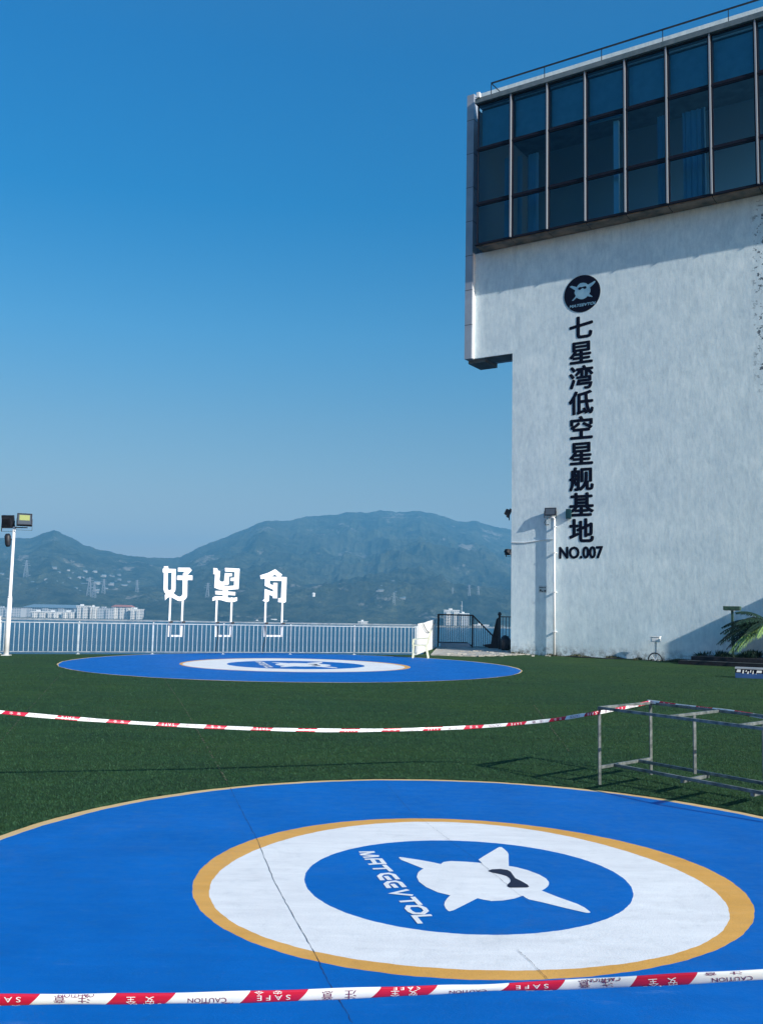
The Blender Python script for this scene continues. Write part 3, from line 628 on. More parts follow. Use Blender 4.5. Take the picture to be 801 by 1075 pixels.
flood('floodlight', (q[0]-.20, q[1]+.05, top+.16), R(175), R(-15), (.38,.40,.12), 'left floodlight on the left pole, black back turned to us', M['lens_g'], group='floodlights on the left pole')
mb = MB(); mb.tube([(-.14,0,top-.62),(-.15,0,top-.55),(-.17,0,top-.30),(-.18,0,top-.22)],[.05,.085,.10,.06],12); mb.beam((-.12,0,top-.4),(.0,0,top-.4),.03,.03); o = mb.build('camera_housing', M['dark'], lp, True)

# ------------------------------------------------------------------ plastic armchair by the fence
q0 = U(434, 691); ch = empty('plastic_chair', (q0[0]+.22, q0[1]+.1, 0), R(-96), label='cream plastic armchair seen from the side in front of the white panel', cat='chair')
for x, y, ly in ((-.22,-.23,0),(.22,-.23,0),(-.2,.23,.06),(.2,.23,.06)):
    mb = MB(); mb.beam((x,y+ly,0),(x*.9,y*.88,.43),.05,.045); mb.build('leg', M['cream'], ch, bevel=.006)
mb = MB(); mb.box(-.23,.23,-.24,.23,.42,.45); mb.box(-.23,.23,-.26,-.241,.38,.44); mb.build('seat', M['cream'], ch, bevel=.008)
mb = MB(); L0 = [(-.2,.22,.45),(.2,.22,.45),(.21,.30,.75),(.17,.34,.97),(-.17,.34,.97),(-.21,.30,.75)]; L1 = [(x,y+.03,z) for x,y,z in L0]
mb.add(L0+L1, [(0,1,2,5),(5,2,3,4),(6,11,8,7),(11,10,9,8),(0,6,7,1),(1,7,8,2),(2,8,9,3),(3,9,10,4),(4,10,11,5),(5,11,6,0)]); mb.build('backrest', M['cream'], ch)
for sx_ in (-1, 1):
    mb = MB(); mb.beam((sx_*.25,-.25,.63),(sx_*.25,.27,.68),.05,.025); mb.beam((sx_*.24,-.235,.43),(sx_*.25,-.235,.63),.04,.035); mb.build('armrest', M['cream'], ch, bevel=.006)

# ------------------------------------------------------------------ white sheet panel returning from the fence end
a = U(439.5, 687.5)[:2]; b = np.array(at(458.3, 679, 42.0)[:2]); Lp = float(np.linalg.norm(b-a)); d = (b-a)/Lp
wp = empty('white_panel', (a[0], a[1], 0), math.atan2(d[1], d[0]), label='solid white sheet barrier at the right end of the fence, with a drooping chain', cat='barrier')
mb = MB(); top_ = [(Lp*k/12, 1.13+.008*math.sin(k*1.3)+.17*(k/12)**1.6) for k in range(13)]
mb.prism([[(0,.02)]+[(Lp*.35,.03),(Lp*.7,.01),(Lp,.02)]+top_[::-1]], (0,.02,0), (1,0,0), (0,0,1), (0,1,0), .03); mb.build('sheet', M['white'], wp)
for x in (.03, Lp*.33, Lp*.66): mb = MB(); mb.box(x-.025, x+.025, .051, .09, 0, 1.05); mb.build('post', M['white'], wp)
mb = MB(); mb.tube([(Lp*(.15+.7*k/10), -.04, 1.12+.12*k/10-.42*math.sin(math.pi*k/10)) for k in range(11)], .016, 6); mb.build('chain', M['steel'], wp, True)

# concrete apron between the panel and the tower, with its edge stones
sl_ = [U(452,688)[:2], U(500,689.5)[:2], U(538,688)[:2], U(565,687)[:2], at(537, 686, 39.5)[:2], (5.7, 41.5), (4.6, 43.3), (2.55, 43.1), at(459,679,42)[:2]]
mb = MB(); mb.prism([[tuple(p) for p in sl_]], (0,0,.001), (1,0,0), (0,1,0), (0,0,1), .035); tag(mb.build('concrete_apron', M['conc']), kind='structure')
mb = MB()
for k in range(120):
    px = random.uniform(470, 582); t_ = random.random(); py = 683.5+random.random()*5+(px-470)/112*.4; z = .04 if px < 552 else .01; p = U(px, py, z); r_ = random.uniform(.02, .09)
    if p[1] > 37.3 and px > 540: continue
    mb.box(p[0]-r_, p[0]+r_*random.uniform(.5,1.5), p[1]-r_*.6, p[1]+r_*.6, z-.02, z+r_*random.uniform(.2,.6))
tag(mb.build('rubble', M['conc']), 'broken grey stone chips along the edge of the turf by the tower', 'rubble', kind='stuff')

def resample0(P):
    P = [np.array(p, float) for p in P]; out = []
    for i in range(len(P)-1):
        p0, p1, p2, p3 = P[max(i-1,0)], P[i], P[i+1], P[min(i+2,len(P)-1)]
        for t_ in np.linspace(0, 1, 8, endpoint=False): out.append(.5*((2*p1)+(-p0+p2)*t_+(2*p0-5*p1+4*p2-p3)*t_**2+(-p0+3*p1-3*p2+p3)*t_**3))
    return out+[P[-1]]
# black stair railings behind the apron
def wpt(px, py, Y): return at(px, py, Y)
Yr = 42.6
a, b, c = wpt(460,645,Yr), wpt(496,646,Yr), wpt(531,681.5,Yr)
sr = empty('stair_railing', (a[0], Yr, 0), label='black steel railing with a level part and a part sloping down to the right', cat='railing')
def loc(p): return (p[0]-a[0], 0, p[2])
z0 = .15; mb = MB(); mb.beam(loc(a), loc(b), .07, .06); mb.beam(loc(b), loc(c), .07, .06); mb.build('handrail', M['dark'], sr)
mb = MB(); zz = wpt(475,674.5,Yr)[2]; mb.beam((0,0,zz), (wpt(490,674,Yr)[0]-a[0],0,zz), .05,.05); mb.beam((wpt(490,674,Yr)[0]-a[0],0,zz),(wpt(496,680,Yr)[0]-a[0],0,.08),.05,.06); mb.build('lower_rail', M['dark'], sr)
bb = None
for px in np.arange(461.0, 529, 2.3):
    X = wpt(px, 660, Yr)[0]-a[0]; xb = b[0]-a[0]; xc = c[0]-a[0]; top_z = a[2]-.03 if X < xb else b[2]+(c[2]-b[2])*(X-xb)/(xc-xb)-.03; bot = zz if px < 490 else .05
    if top_z-bot < .05: continue
    mb = MB(); mb.box(X-.011, X+.011, -.011, .011, bot, top_z); mb.build('baluster', M['dark'], sr)
for X, zt in ((0, a[2]), (b[0]-a[0], b[2]), (c[0]-a[0]-.05, .2)): mb = MB(); mb.box(X-.035, X+.035, -.036, .036, 0, zt+.02); mb.build('post', M['dark'], sr)
mb = MB(); x1 = wpt(492,677,Yr)[0]; mb.box(a[0]+.1, x1, Yr-.5, Yr-.1, .037, .22); o = mb.build('concrete_step', noisy('blue_grey_step', (.25,.33,.40), (.32,.40,.46), 3, .8, .1)); tag(o, 'low blue-grey concrete step at the foot of the black railing', 'step')
a2 = wpt(524.3,646,41.0); s2 = empty('stair_railing', (a2[0], 41.0, 0), label='short black railing with a round-capped post against the tower corner', cat='railing')
mb = MB(); mb.box(-.045,.045,-.045,.045,0,a2[2]); mb.tube([(0,0,a2[2]),(0,0,a2[2]+.05),(0,0,a2[2]+.12),(0,0,a2[2]+.15)],[.07,.085,.06,.01],10); mb.build('post', M['dark'], s2)
mb = MB(); mb.beam((0,0,a2[2]-.06),(.75,.5,a2[2]-.06),.05,.04); mb.beam((0,0,.25),(.75,.5,.25),.05,.04); mb.build('rail', M['dark'], s2)
for k in range(1, 5): mb = MB(); mb.box(.15*k-.012,.15*k+.012,.1*k-.012,.1*k+.012,.25,a2[2]-.06); mb.build('baluster', M['dark'], s2)
mb = MB(); p = [wpt(506,677,42.0), wpt(514,681,42.0), wpt(523.5,681,42.0), wpt(523.5,648,42.0), wpt(521,650,42.0), wpt(515,676,42.0)]
mb.prism([[(q_[0], q_[2]) for q_ in p]], (0,42.0,0), (1,0,0), (0,0,1), (0,1,0), .06); o = mb.build('side_sheet', M['dark'], None); tag(o, 'steep dark steel side plate of the stairs left of the capped post', 'steel plate')
hs_ = MB(); hp = [(2.6,-.35,.02),(3.0,-.5,.02),(3.5,-.42,.02),(3.9,-.55,.02),(4.3,-.38,.02),(4.6,-.42,.02)]
hs_.tube([tuple(q) for q in resample0(hp)], .018, 7); o = hs_.build('garden_hose', M['dark'], None, True); o.location = (*TO[:2],0); o.rotation_euler = (0,0,TA); tag(o, 'thin dark hose lying on the turf along the wall left of the outlet box', 'hose')
q = wpt(530.5,672,40.2); mb = MB(); mb.tube([(q[0],q[1],.04),(q[0],q[1],.12),(q[0],q[1],.45),(q[0]-.02,q[1],.60),(q[0]-.02,q[1],.66)],[.17,.21,.22,.15,.04],14); tag(mb.build('rubbish_sack', M['dark'], None, True), 'black tied sack standing against the tower corner', 'sack')

# ------------------------------------------------------------------ THE TOWER
tw = empty('tower_building', (TO[0], TO[1], 0), TA, label='tall white rendered building with dark glass top storey and vertical sign', cat='building')
UR = 16.5; ZS = 12.0; ZW = 16.78; ZG = 23.05; UL = -1.72
mb = MB(); mb.prism([[(0,-.3),(UR,-.3),(UR,ZW-.32),(UL,ZW-.32),(UL,ZS),(0,ZS)]], (0,0,0), (1,0,0), (0,0,1), (0,1,0), .35)
mb.box(.0, .3, .351, 9, -.3, ZS); mb.box(UR-.3, UR, .351, 9, -.3, ZW-.33); mb.box(0, UR, 9.001, 9.3, -.3, ZG)
mb.build('wall', M['wall'], tw)
mb = MB(); mb.box(-2.06, -1.28, .12, 1.25, ZS-.16, ZS+.02); mb.box(-1.279, -.002, .02, .9, ZS-.02, ZS-.002); mb.build('soffit', M['soffit'], tw)
mb = MB(); mb.box(-2.06, UL-.004, .36, 1.25, ZS+.021, ZG+.2); mb.box(UL, 0, .9, 1.25, ZS+.021, ZW-.33); mb.build('side_wall', M['alu'], tw)
# projecting aluminium fin on the left edge, one panel above another
fin = MB(); fin.box(-2.07, -1.745, -.22, .35, ZS-.03, 23.42); fo = fin.build('edge_fin', M['alu'], tw)
for z in np.arange(13.4, 23.2, 1.48): mb = MB(); mb.box(-2.073, -1.742, -.223, .2, z-.012, z+.012); mb.build('joint', M['joint'], fo)
mb = MB(); mb.box(-1.744, -1.722, -.16, .0, ZS, ZW-.32); mb.build('edge_trim', M['white'], tw)
GV = .66; GK = 1-GV/float((TO-CP) @ -TN); GU = float((CP-TO) @ TD)
def gu(u): return GU+(u-GU)*GK
def gz(z): return EYE+(z-EYE)*GK
class GB(MB):
    def build(s, *a, **k):
        s.v = [(gu(x), y*1.0-GV, gz(z)) for x, y, z in s.v]; return MB.build(s, *a, **k)
# brown spandrel strip
for k in range(12):
    u0 = -1.70 if k == 0 else -.1+1.6*(k-1); u1 = -.1+1.6*k
    if u0 > UR: break
    mb = MB(); mb.box(gu(u0)+.015, gu(min(u1, UR))-.015, -GV+.02, -.003, gz(ZW)-.02, gz(ZW)+.03); mb.build('soffit_panel', M['brown'], tw)
mb = GB(); mb.box(UL, UR, -.07, .64, ZW+.031, ZW+.07); mb.build('ledge', M['frame_dark'], tw)
mb = MB(); mb.box(gu(UL)+.01, UR-.01, -GV+.03, -.01, gz(ZW)-.005, gz(ZW)+.02); mb.build('soffit_joint', M['frame_dark'], tw)
rows = [(ZW+.07, 18.55), (18.63, 20.95), (21.03, ZG-.06)]
for k in range(12):
    u0 = -1.70 if k == 0 else -.1+1.6*(k-1); u1 = -.1+1.6*k
    if u1 > UR: u1 = UR
    if u0 >= UR: break
    for (a_, b_) in rows:
        mb = GB(); f0, f1 = u0+.045, u1-.045
        mb.box(f0, f1, -.04, .05, a_, a_+.045); mb.box(f0, f1, -.04, .05, b_-.045, b_); mb.box(f0, f0+.04, -.04, .05, a_+.046, b_-.046); mb.box(f1-.04, f1, -.04, .05, a_+.046, b_-.046)
        w = mb.build('window', M['frame_dark'], tw)
        mb = GB(); mb.add([(f0+.04, .0+random.uniform(-.006,.006), a_+.045),(f1-.04, random.uniform(-.006,.006), a_+.045),(f1-.04, random.uniform(-.006,.006), b_-.045),(f0+.04, random.uniform(-.006,.006), b_-.045)], [(0,1,2,3)]); mb.build('pane', M['glass'], w)
    mb = GB(); mb.box(u1-.026, u1+.026, -.12, .06, ZW+.071, ZG-.05); mb.build('mullion', M['mullion'], tw)
for z in (18.59, 20.99): mb = GB(); mb.box(-1.70, UR, -.055, .055, z-.03, z+.03); mb.build('transom', M['frame_dark'], tw)
mb = GB(); mb.box(-1.73, UR, -.16, .3, ZG-.049, ZG+.16); mb.build('coping', noisy('coping_metal', (.09,.13,.15), (.16,.20,.22), 3, .5, .05), tw)
mb = GB(); mb.box(-1.73, UR, .301, .45, ZG-.04, ZG+.62); mb.build('parapet', M['wall'], tw)
mb = GB(); mb.beam((-1.0,-.1,23.72),(UR,-.1,23.72),.05,.05); mb.beam((-1.0,-.1,23.72),(-.55,.2,23.2),.03,.03)
for k in range(8): mb.beam((-1.0+2.4*k,-.1,23.2),(-1.0+2.4*k,-.1,23.70),.025,.025)
mb.build('roof_rail', M['dark'], tw)
mb = GB(); mb.box(UL, UR, .46, 9, ZG-.2, ZG); mb.build('roof', M['soffit'], tw)
# the room behind the glass
mb = GB(); mb.box(-1.70, UR, .08, 5, ZW+.072, ZW+.09); mb.build('room_floor', M['room'], tw)
mb = GB(); mb.box(-1.70, UR, 5.01, 5.1, ZW, ZG-.2); mb.box(-1.71, -1.69, .06, 5, ZW+.01, ZG-.21); mb.build('room_wall', M['room'], tw)
for k in range(12):
    u0 = -1.65 if k == 0 else -.1+1.6*(k-1)
    if u0+1.5 > UR: break
    mb = GB(); h = (1.72, 1.70, 1.66, 1.9, 1.72, 1.7, 1.74)[k % 7]; mb.box(u0+.08, u0+(1.42 if k == 0 else 1.52), .24, .26, ZG-.25-h, ZG-.25); mb.build('blind', M['blind'], tw)
for (u0, u1, dv) in ((-.75,-.4,.7),(.25,.7,.9),(5.75,6.15,.6),(6.65,7.35,.8),(7.35,7.5,.78),(-.2,.0,.8),(12.0,12.8,.7)):
    mb = GB(); n_ = 10; vs = []
    for j in range(n_+1): x = u0+(u1-u0)*j/n_; y = dv+.04*math.sin(j*2.1); vs += [(x,y,ZW+.05),(x,y,20.7)]
    mb.add(vs, [(2*j,2*j+2,2*j+3,2*j+1) for j in range(n_)]); mb.build('curtain', M['curtain'], tw)
mb = GB(); mb.box(4.10, 4.30, .35, .5, ZW+.02, 20.85); mb.build('column', M['roomwhite'], tw)
q = FP(507,101,-.1); mb = GB(); mb.box(-1.62,-1.48,-.24,-.1,23.2,23.42); mb.beam((-1.72,-.15,23.28),(-1.4,-.12,23.2),.04,.04); o = mb.build('corner_lamp', M['white'], tw)

# sign on the facade: emblem, column of characters, number
def fpl(u, z, v=-.012): return (u, v, z)
sg = empty('wall_sign', (TO[0], TO[1], 0), TA, label='dark navy vertical wall sign of characters under a round emblem, ending NO.007', cat='sign')
cu, cz, cr = 2.945, 13.98, .735
mb = MB(); mb.prism([[(cu+cr*math.cos(2*math.pi*k/64), cz+cr*math.sin(2*math.pi*k/64)) for k in range(64)]], (0,-.001,0), (1,0,0), (0,0,1), (0,-1,0), .012); eb_ = mb.build('round_plate', M['ink'], sg)
M['figure'] = noisy('pale_blue_print', (.10,.26,.42), (.26,.46,.58), 1.5, .6, 0)
def zw(pts): return [tuple(FP(588+x/16.69, 284+y/16.69)[[0,2]]) for x, y in pts]
body = zw([(400,215),(430,218),(455,225),(485,250),(540,220),(600,185),(615,188),(612,205),(575,250),(520,300),(528,340),(525,375),(505,412),(530,430),(560,450),(565,466),(500,456),(475,450),(450,478),(400,503),(360,506),(320,495),(285,478),(225,535),(205,530),(262,465),(270,440),(252,412),(250,385),(262,350),(205,315),(165,290),(200,270),(290,292),(310,260),(350,225)])
mb = MB(); mb.prism([body], (0,-.0135,0), (1,0,0), (0,0,1), (0,-1,0), .004); fg = mb.build('figure', M['figure'], eb_)
vz = zw([(312,312),(340,292),(380,292),(402,284),(448,274),(462,290),(454,318),(420,324),(397,306),(378,318),(350,342),(320,338)])
mb = MB(); mb.prism([vz], (0,-.018,0), (1,0,0), (0,0,1), (0,-1,0), .003); mb.build('visor', M['ink'], fg)
mb = MB(); fit_text(mb, 'MATEEVTOL', cu-.50, cu+.58, cz-.505, cz-.40, lambda u, z: (u+(z-cz+.45)*.3, -.015, z), -.008); mb.build('lettering', M['figure'], eb_)
zt, zb = 13.10, 4.22; pitch = (zt-zb)/9
for i, chh in enumerate('七星湾低空星舰基地'):
    z1 = zt-i*pitch; mb = MB(); fit_text(mb, chh, 2.40, 3.40, z1-pitch*.985+.03, z1+.02, lambda u, z: (u, -.006, z), -.034, em=True); o = mb.build('character', M['ink'], sg)
mb = MB(); fit_text(mb, 'NO.007', 2.02, 3.72, 3.70, 4.13, lambda u, z: (u, -.006, z), -.028); mb.build('lettering', M['ink'], sg)

# services on the facade
dp = empty('wall_pole', (TO[0], TO[1], 0), TA, label='slim white pole standing on the turf against the wall left of NO.007', cat='pole')
mb = MB(); mb.tube([(1.86,-.12,-.02),(1.86,-.12,5.18)], .045, 12); mb.build('pipe', M['white'], dp, True)
mb = MB(); mb.tube([(1.86,-.12,5.18),(1.84,-.12,5.26),(1.72,-.12,5.28),(1.60,-.12,5.24)], [.045,.045,.035,.03], 10); mb.build('elbow', M['white'], dp, True)
mb = MB(); [mb.box(1.80,1.92,-.17,-.001,z,z+.03) for z in (.9,2.4,3.9,4.9)]; mb.build('clip', M['white'], dp)
mb = MB(); mb.tube([(0,-.02,4.36),(.6,-.02,4.34),(1.3,-.02,4.42),(1.81,-.03,4.46)], .016, 8); o = mb.build('conduit', M['white']); o.location = (*TO[:2], 0); o.rotation_euler = (0,0,TA); tag(o, 'thin white conduit running from the tower corner to the slim pole', 'conduit')
def on_wall(u, z, v): p = TO+TD*u-TN*v; return (p[0], p[1], z)
flood('floodlight', on_wall(1.70, 5.50, -.15), TA+R(10), R(-14), (.44,.30,.10), 'floodlight above the slim white pole on the facade', M['lens_g'])
mb = MB(); mb.tube([(1.5,-.1,5.2),(1.42,-.06,5.1),(1.46,-.04,5.0),(1.6,-.04,5.02)], .012, 6); o = mb.build('cable', M['dark'], None, True); o.location = (*TO[:2], 0); o.rotation_euler = (0,0,TA); tag(o, 'short looped black cable under the facade floodlight', 'cable')
tb_ = noisy('teal_box_paint', (.008,.05,.065), (.015,.07,.085), 4, .5, .02)
mb = MB(); mb.box(2.34,2.50,-.12,-.009,5.22,5.56); mb.box(2.32,2.52,-.13,-.121,5.20,5.58); o = mb.build('junction_box', tb_); o.location = (*TO[:2],0); o.rotation_euler = (0,0,TA); tag(o, 'small dark teal box at the left edge of the second lowest sign character', 'junction box')
pb = empty('notice_plate', (TO[0], TO[1], 0), TA, label='small pale notice plate on the wall left of the slim pole', cat='notice')
mb = MB(); mb.box(1.17,1.49,-.02,-.001,2.40,2.66); mb.build('plate', noisy('pale_plate', (.42,.50,.53), (.50,.57,.60), 6, .5, 0), pb)
mb = MB(); mb.box(1.20,1.38,-.026,-.021,2.575,2.60); mb.box(1.40,1.46,-.026,-.021,2.575,2.60); mb.box(1.22,1.28,-.026,-.021,2.44,2.52); mb.box(1.29,1.36,-.026,-.021,2.43,2.47); mb.box(1.40,1.47,-.026,-.021,2.43,2.49); mb.build('print', M['dark'], pb)
flood('floodlight', on_wall(-.22, 5.55, .25), TA+R(115), R(25), (.42,.34,.14), 'upper black floodlight sticking out past the left corner of the tower', M['lens_g'], group='floodlights at the tower corner')
flood('floodlight', on_wall(-.16, 3.98, .1), TA+R(150), R(30), (.34,.22,.12), 'lower black floodlight at the left corner of the tower', M['lens_g'], group='floodlights at the tower corner')
# white outlet box on a post with a hoop at its foot
q = FP(688,690,-.35); P0 = on_wall(q[0], 0, -.35)
ob = empty('outlet_post', P0, TA, label='small white outlet box on a short post with a dark hoop at its foot', cat='outlet')
mb = MB(); mb.box(-.16,.16,-.09,.09,.66,.84); mb.box(-.18,.18,-.11,.11,.841,.87); mb.box(-.10,.10,-.1,-.091,.69,.80); mb.build('box', M['white'], ob, bevel=.008)
mb = MB(); mb.tube([(0,0,0),(0,0,.66)], .035, 10); mb.box(-.12,.12,-.12,.12,0,.02); mb.build('post', M['white'], ob)
mb = MB(); mb.tube([(.25*math.cos(a), -.08, .01+.27*math.sin(a)) for a in np.linspace(0, math.pi, 17)], .022, 8); mb.build('hoop', M['dark'], ob, True)
mb = MB(); [mb.beam((0,-.08,.02),(.23*math.cos(a),-.08,.25*math.sin(a)),.02,.02) for a in (R(60), R(125))]; mb.build('spoke', M['white'], ob)
# green T-shaped garden lamp
gp = FP(769,685,-.9); P1 = on_wall(gp[0], 0, -.9); zt_ = at(768,638,P1[1])[2]
gl = empty('garden_lamp', P1, TA, label='dark green T-shaped garden lamp beside the palm at the right', cat='lamp')
mb = MB(); mb.beam((0,0,0),(0,0,zt_-.08),.07,.07,upd=(1,0,0)); mb.build('post', M['greenmetal'], gl)
mb = MB(); mb.box(-.27,.27,-.13,.13,zt_-.08,zt_+.05); mb.build('head', M['greenmetal'], gl, bevel=.01)
mb = MB(); mb.box(-.24,.24,-.11,.11,zt_-.095,zt_-.081); mb.build('diffuser', mat('diffuser', (.25,.30,.28), .5), gl)
# dark stone steps / planter at the wall foot
st_ = empty('stone_planter', (TO[0], TO[1], 0), TA, label='low dark stone planter in two steps along the wall at the right', cat='planter')
mb = MB(); mb.box(7.0,14,-1.85,-.9,0,.13); mb.build('lower_step', M['stone'], st_); mb = MB(); mb.box(7.35,14,-1.60,-.02,.131,.27); mb.build('upper_step', M['stone'], st_)
mb = MB(); mb.box(7.3,14,-1.86,-1.82,.131,.145); mb.build('nosing', M['soffit'], st_)
# wing wall just outside the picture
mb = MB(); mb.box(12.9,13.2,-1.35,-.01,-.2,4.05); o = mb.build('wing_wall', M['wall']); o.location = (*TO[:2],0); o.rotation_euler = (0,0,TA); tag(o, 'short white wing wall standing out from the tower beyond the right edge', 'wall')

# banner box lying on the lawn
q1 = U(771.5,711.5); ang = R(-24); bx = empty('banner_box', (q1[0], q1[1], 0), ang, label='long low blue and black banner box with white lettering on the lawn at right', cat='banner')
hb = at(771.5,700.5,q1[1])[2]
mb = MB(); mb.box(0,3.2,0,.35,.0,.13); mb.build('base', M['bluebox'], bx); mb = MB(); mb.box(0,3.2,.0,.35,.131,hb-.04); mb.build('body', M['ink'], bx); mb = MB(); mb.box(-.01,3.21,-.01,.36,hb-.039,hb); mb.build('top', M['alu'], bx)
mb = MB()
for a_, b_, c_, d_ in ((.03,.14,.2,.29),(.17,.22,.16,.28),(.25,.29,.22,.28),(.29,.34,.15,.24),(.36,.40,.2,.29),(.42,.46,.15,.27),(.52,.66,.2,.28),(.50,.53,.15,.18),(.70,.73,.15,.28),(.731,1.15,.21,.28),(.80,1.1,.15,.17),(1.2,1.5,.16,.28)):
    k = (hb-.04)/.31; mb.prism([[(a_,c_*k),(b_-.01,c_*k),(b_,d_*k),(a_+.02,d_*k)]], (0,-.004,0), (1,0,0), (0,0,1), (0,-1,0), .002)
mb.build('lettering', M['tapew'], bx)

# ------------------------------------------------------------------ palm and weeds
pr_ = FP(812,688,-1.0); P2 = on_wall(pr_[0], .2, -1.0)
palm = empty('palm', P2, 0, label='palm with drooping feathered fronds reaching in at the right edge', cat='palm')
mb = MB(); mb.tube([(0,0,0),(.02,0,.4),(.0,0,.85),(-.02,0,1.15)], [.12,.10,.09,.07], 12); mb.build('trunk', noisy('palm_trunk', (.08,.07,.04), (.16,.14,.09), 9, .9, .5, .02), palm, True)
def frond(az, length, rise, droop, m, wid=.30, n=26):
    mb = MB(); pts = []
    for k in range(n+1):
        s_ = k/n; r_ = length*s_; z = 1.15+rise*s_-droop*s_*s_; pts.append(np.array([math.cos(az)*r_, math.sin(az)*r_, z]))
    mb.tube(pts[::3]+[pts[-1]], [.016]*len(pts[::3])+[.004], 5)
    for k in range(3, n+1):
        t_ = pts[k]-pts[k-1]; t_ /= np.linalg.norm(t_); sd = np.cross(t_, (0,0,1)); sd /= np.linalg.norm(sd); L_ = wid*math.sin(math.pi*min(1, k/n*.92+.08))**.6*random.uniform(.85,1.1)
        for sg_ in (-1, 1):
            d_ = sd*sg_*.8+t_*.55+np.array([0,0,-.25-.2*random.random()]); d_ /= np.linalg.norm(d_); wv = np.cross(d_, sd*sg_+np.array([0,0,.4])); wv = np.cross(wv, d_); wv /= np.linalg.norm(wv)
            w2 = t_*.024; b_ = pts[k]; mid = b_+d_*L_*.55+np.array([0,0,.01]); tip = b_+d_*L_+np.array([0,0,-.05])
            mb.add([b_-w2*.5, b_+w2*.5, mid+w2, mid-w2, tip], [(0,1,2,3),(3,2,4)])
    mb.build('frond', m, palm)
ws = math.atan2(-TD[1], -TD[0])
for az, ln, ri, dr, mm, wd in ((ws+.1,1.6,.85,.95,'leaf',.34),(ws-.15,1.5,.15,.7,'leaf',.32),(ws+.2,1.45,.1,.9,'leaf',.34),(ws+.42,1.55,.7,1.0,'leaf',.36),(ws-.55,1.5,.95,.9,'leaf',.3),(ws+.38,1.2,-.05,.8,'leaf',.34),(ws+.6,1.3,.9,.9,'leaf',.32),(ws+.28,1.75,.35,1.0,'leaf',.36),(ws-.05,1.7,.6,.9,'leaf',.34),(ws+.5,1.7,.45,1.1,'leaf',.34),(ws+.8,1.35,.1,.95,'leaf_l',.36),(ws-.4,1.6,.2,.8,'leaf',.32),(ws+.15,1.55,.55,1.0,'leaf',.34),(ws-.25,1.45,.35,1.05,'leaf',.32),(ws+.65,1.5,.25,1.15,'leaf_l',.40),(ws+.95,1.2,.6,.9,'leaf',.3),(ws-.6,1.3,.7,.8,'leaf',.3),(ws+.35,1.15,1.1,.7,'leaf',.26),(ws+.0,1.25,.0,.75,'leaf',.3),(ws+2,1.4,.6,1.0,'leaf',.3),(ws+2.8,1.5,.6,1.0,'leaf_l',.3),(ws-1.5,1.3,.6,1.0,'leaf',.3),(ws+1.4,1.4,.5,.9,'leaf_l',.3)):
    frond(az, ln, ri, dr, M[mm], wd)
def weeds(name, label, strips, n, hmax, m):
    Vv = []; Ff = []; b_ = 0
    for i in range(n):
        u0, u1, v0, v1, z = strips[rng.integers(len(strips))]; u = u0+(u1-u0)*rng.random(); v = v0+(v1-v0)*rng.random()
        if math.sin(u*3.1)+math.sin(u*7.7+1)+rng.normal(0,.5) < -.3: continue
        p = np.array(on_wall(u, z, v)); h = hmax*rng.uniform(.2, 1)*(.6+.4*math.sin(u*5)); a = rng.random()*6.28; w = np.array([math.cos(a), math.sin(a), 0])*rng.uniform(.008,.025); l = np.array([rng.normal(0,.4)*h, rng.normal(0,.4)*h, h])
        Vv += [p-w*.4, p+l*.5+w, p+l, p+l*.5-w]; Ff.append((b_, b_+1, b_+2, b_+3)); b_ += 4
    o = fast_mesh(name, np.array(Vv), np.array(Ff), m); tag(o, label, 'plants', kind='stuff')
weeds('wall_weeds', 'low dark weeds growing along the foot of the white wall', [(0,7,-.28,-.02,0),(1.8,7,-.15,-.02,0),(5,7.3,-.6,-.02,0)], 6500, .13, M['dry'])
weeds('planter_plants', 'low dark ground cover growing on the stone planter', [(7.3,12,-1.3,-.05,.27),(8,12,-.9,-.05,.27)], 5200, .30, M['leaf'])

# ------------------------------------------------------------------ steel trestle frame
rk = empty('steel_frame', (2.11,9.22,0), label='long empty galvanised steel table frame standing on the turf at right', cat='frame')
RZ = .715; A0 = np.array([0,0,0.]); SD = np.array([.70,.645,0]); LD = np.array([.560,-.828,0]); wS = .94; LL = 2.3; tkn = .026
def rp(s_, l_, z): return A0+SD*s_+LD*l_+np.array([0,0,z])
def bar(nm, a_, b_, w=tkn, h=tkn): mb = MB(); mb.beam(a_, b_, w, h); return mb.build(nm, M['steel'], rk, bevel=.003)
bar('long_rail', rp(0,-tkn/2,RZ), rp(0,LL+tkn/2,RZ)); bar('long_rail', rp(wS,-tkn/2,RZ), rp(wS,LL+tkn/2,RZ))
bar('short_rail', rp(tkn/2+.002,0,RZ+.001), rp(wS-tkn/2-.002,0,RZ+.001)); bar('short_rail', rp(tkn/2+.002,LL,RZ+.001), rp(wS-tkn/2-.002,LL,RZ+.001))
for l_ in (.81, 1.52): bar('cross_rail', rp(tkn/2+.002,l_,RZ-.002), rp(wS-tkn/2-.002,l_,RZ-.002)); bar('leg', rp(wS*.5,l_,RZ-tkn/2-.003), rp(wS*.5,l_,.175)); bar('foot_bar', rp(wS*.24,l_,.16-tkn), rp(wS*.76,l_,.16-tkn), .03, .03)
for s_ in (0, wS):
    for l_ in (0, LL): bar('leg', rp(s_,l_,RZ-tkn/2-.001), rp(s_,l_,0))
for l_ in (0, LL): bar('lower_rail', rp(tkn/2+.002,l_,.16), rp(wS-tkn/2-.002,l_,.16), .028, .028)
for s_ in (.26, .74): bar('lower_long_rail', rp(wS*s_,.016,.162), rp(wS*s_,LL-.016,.162), .028, .028)

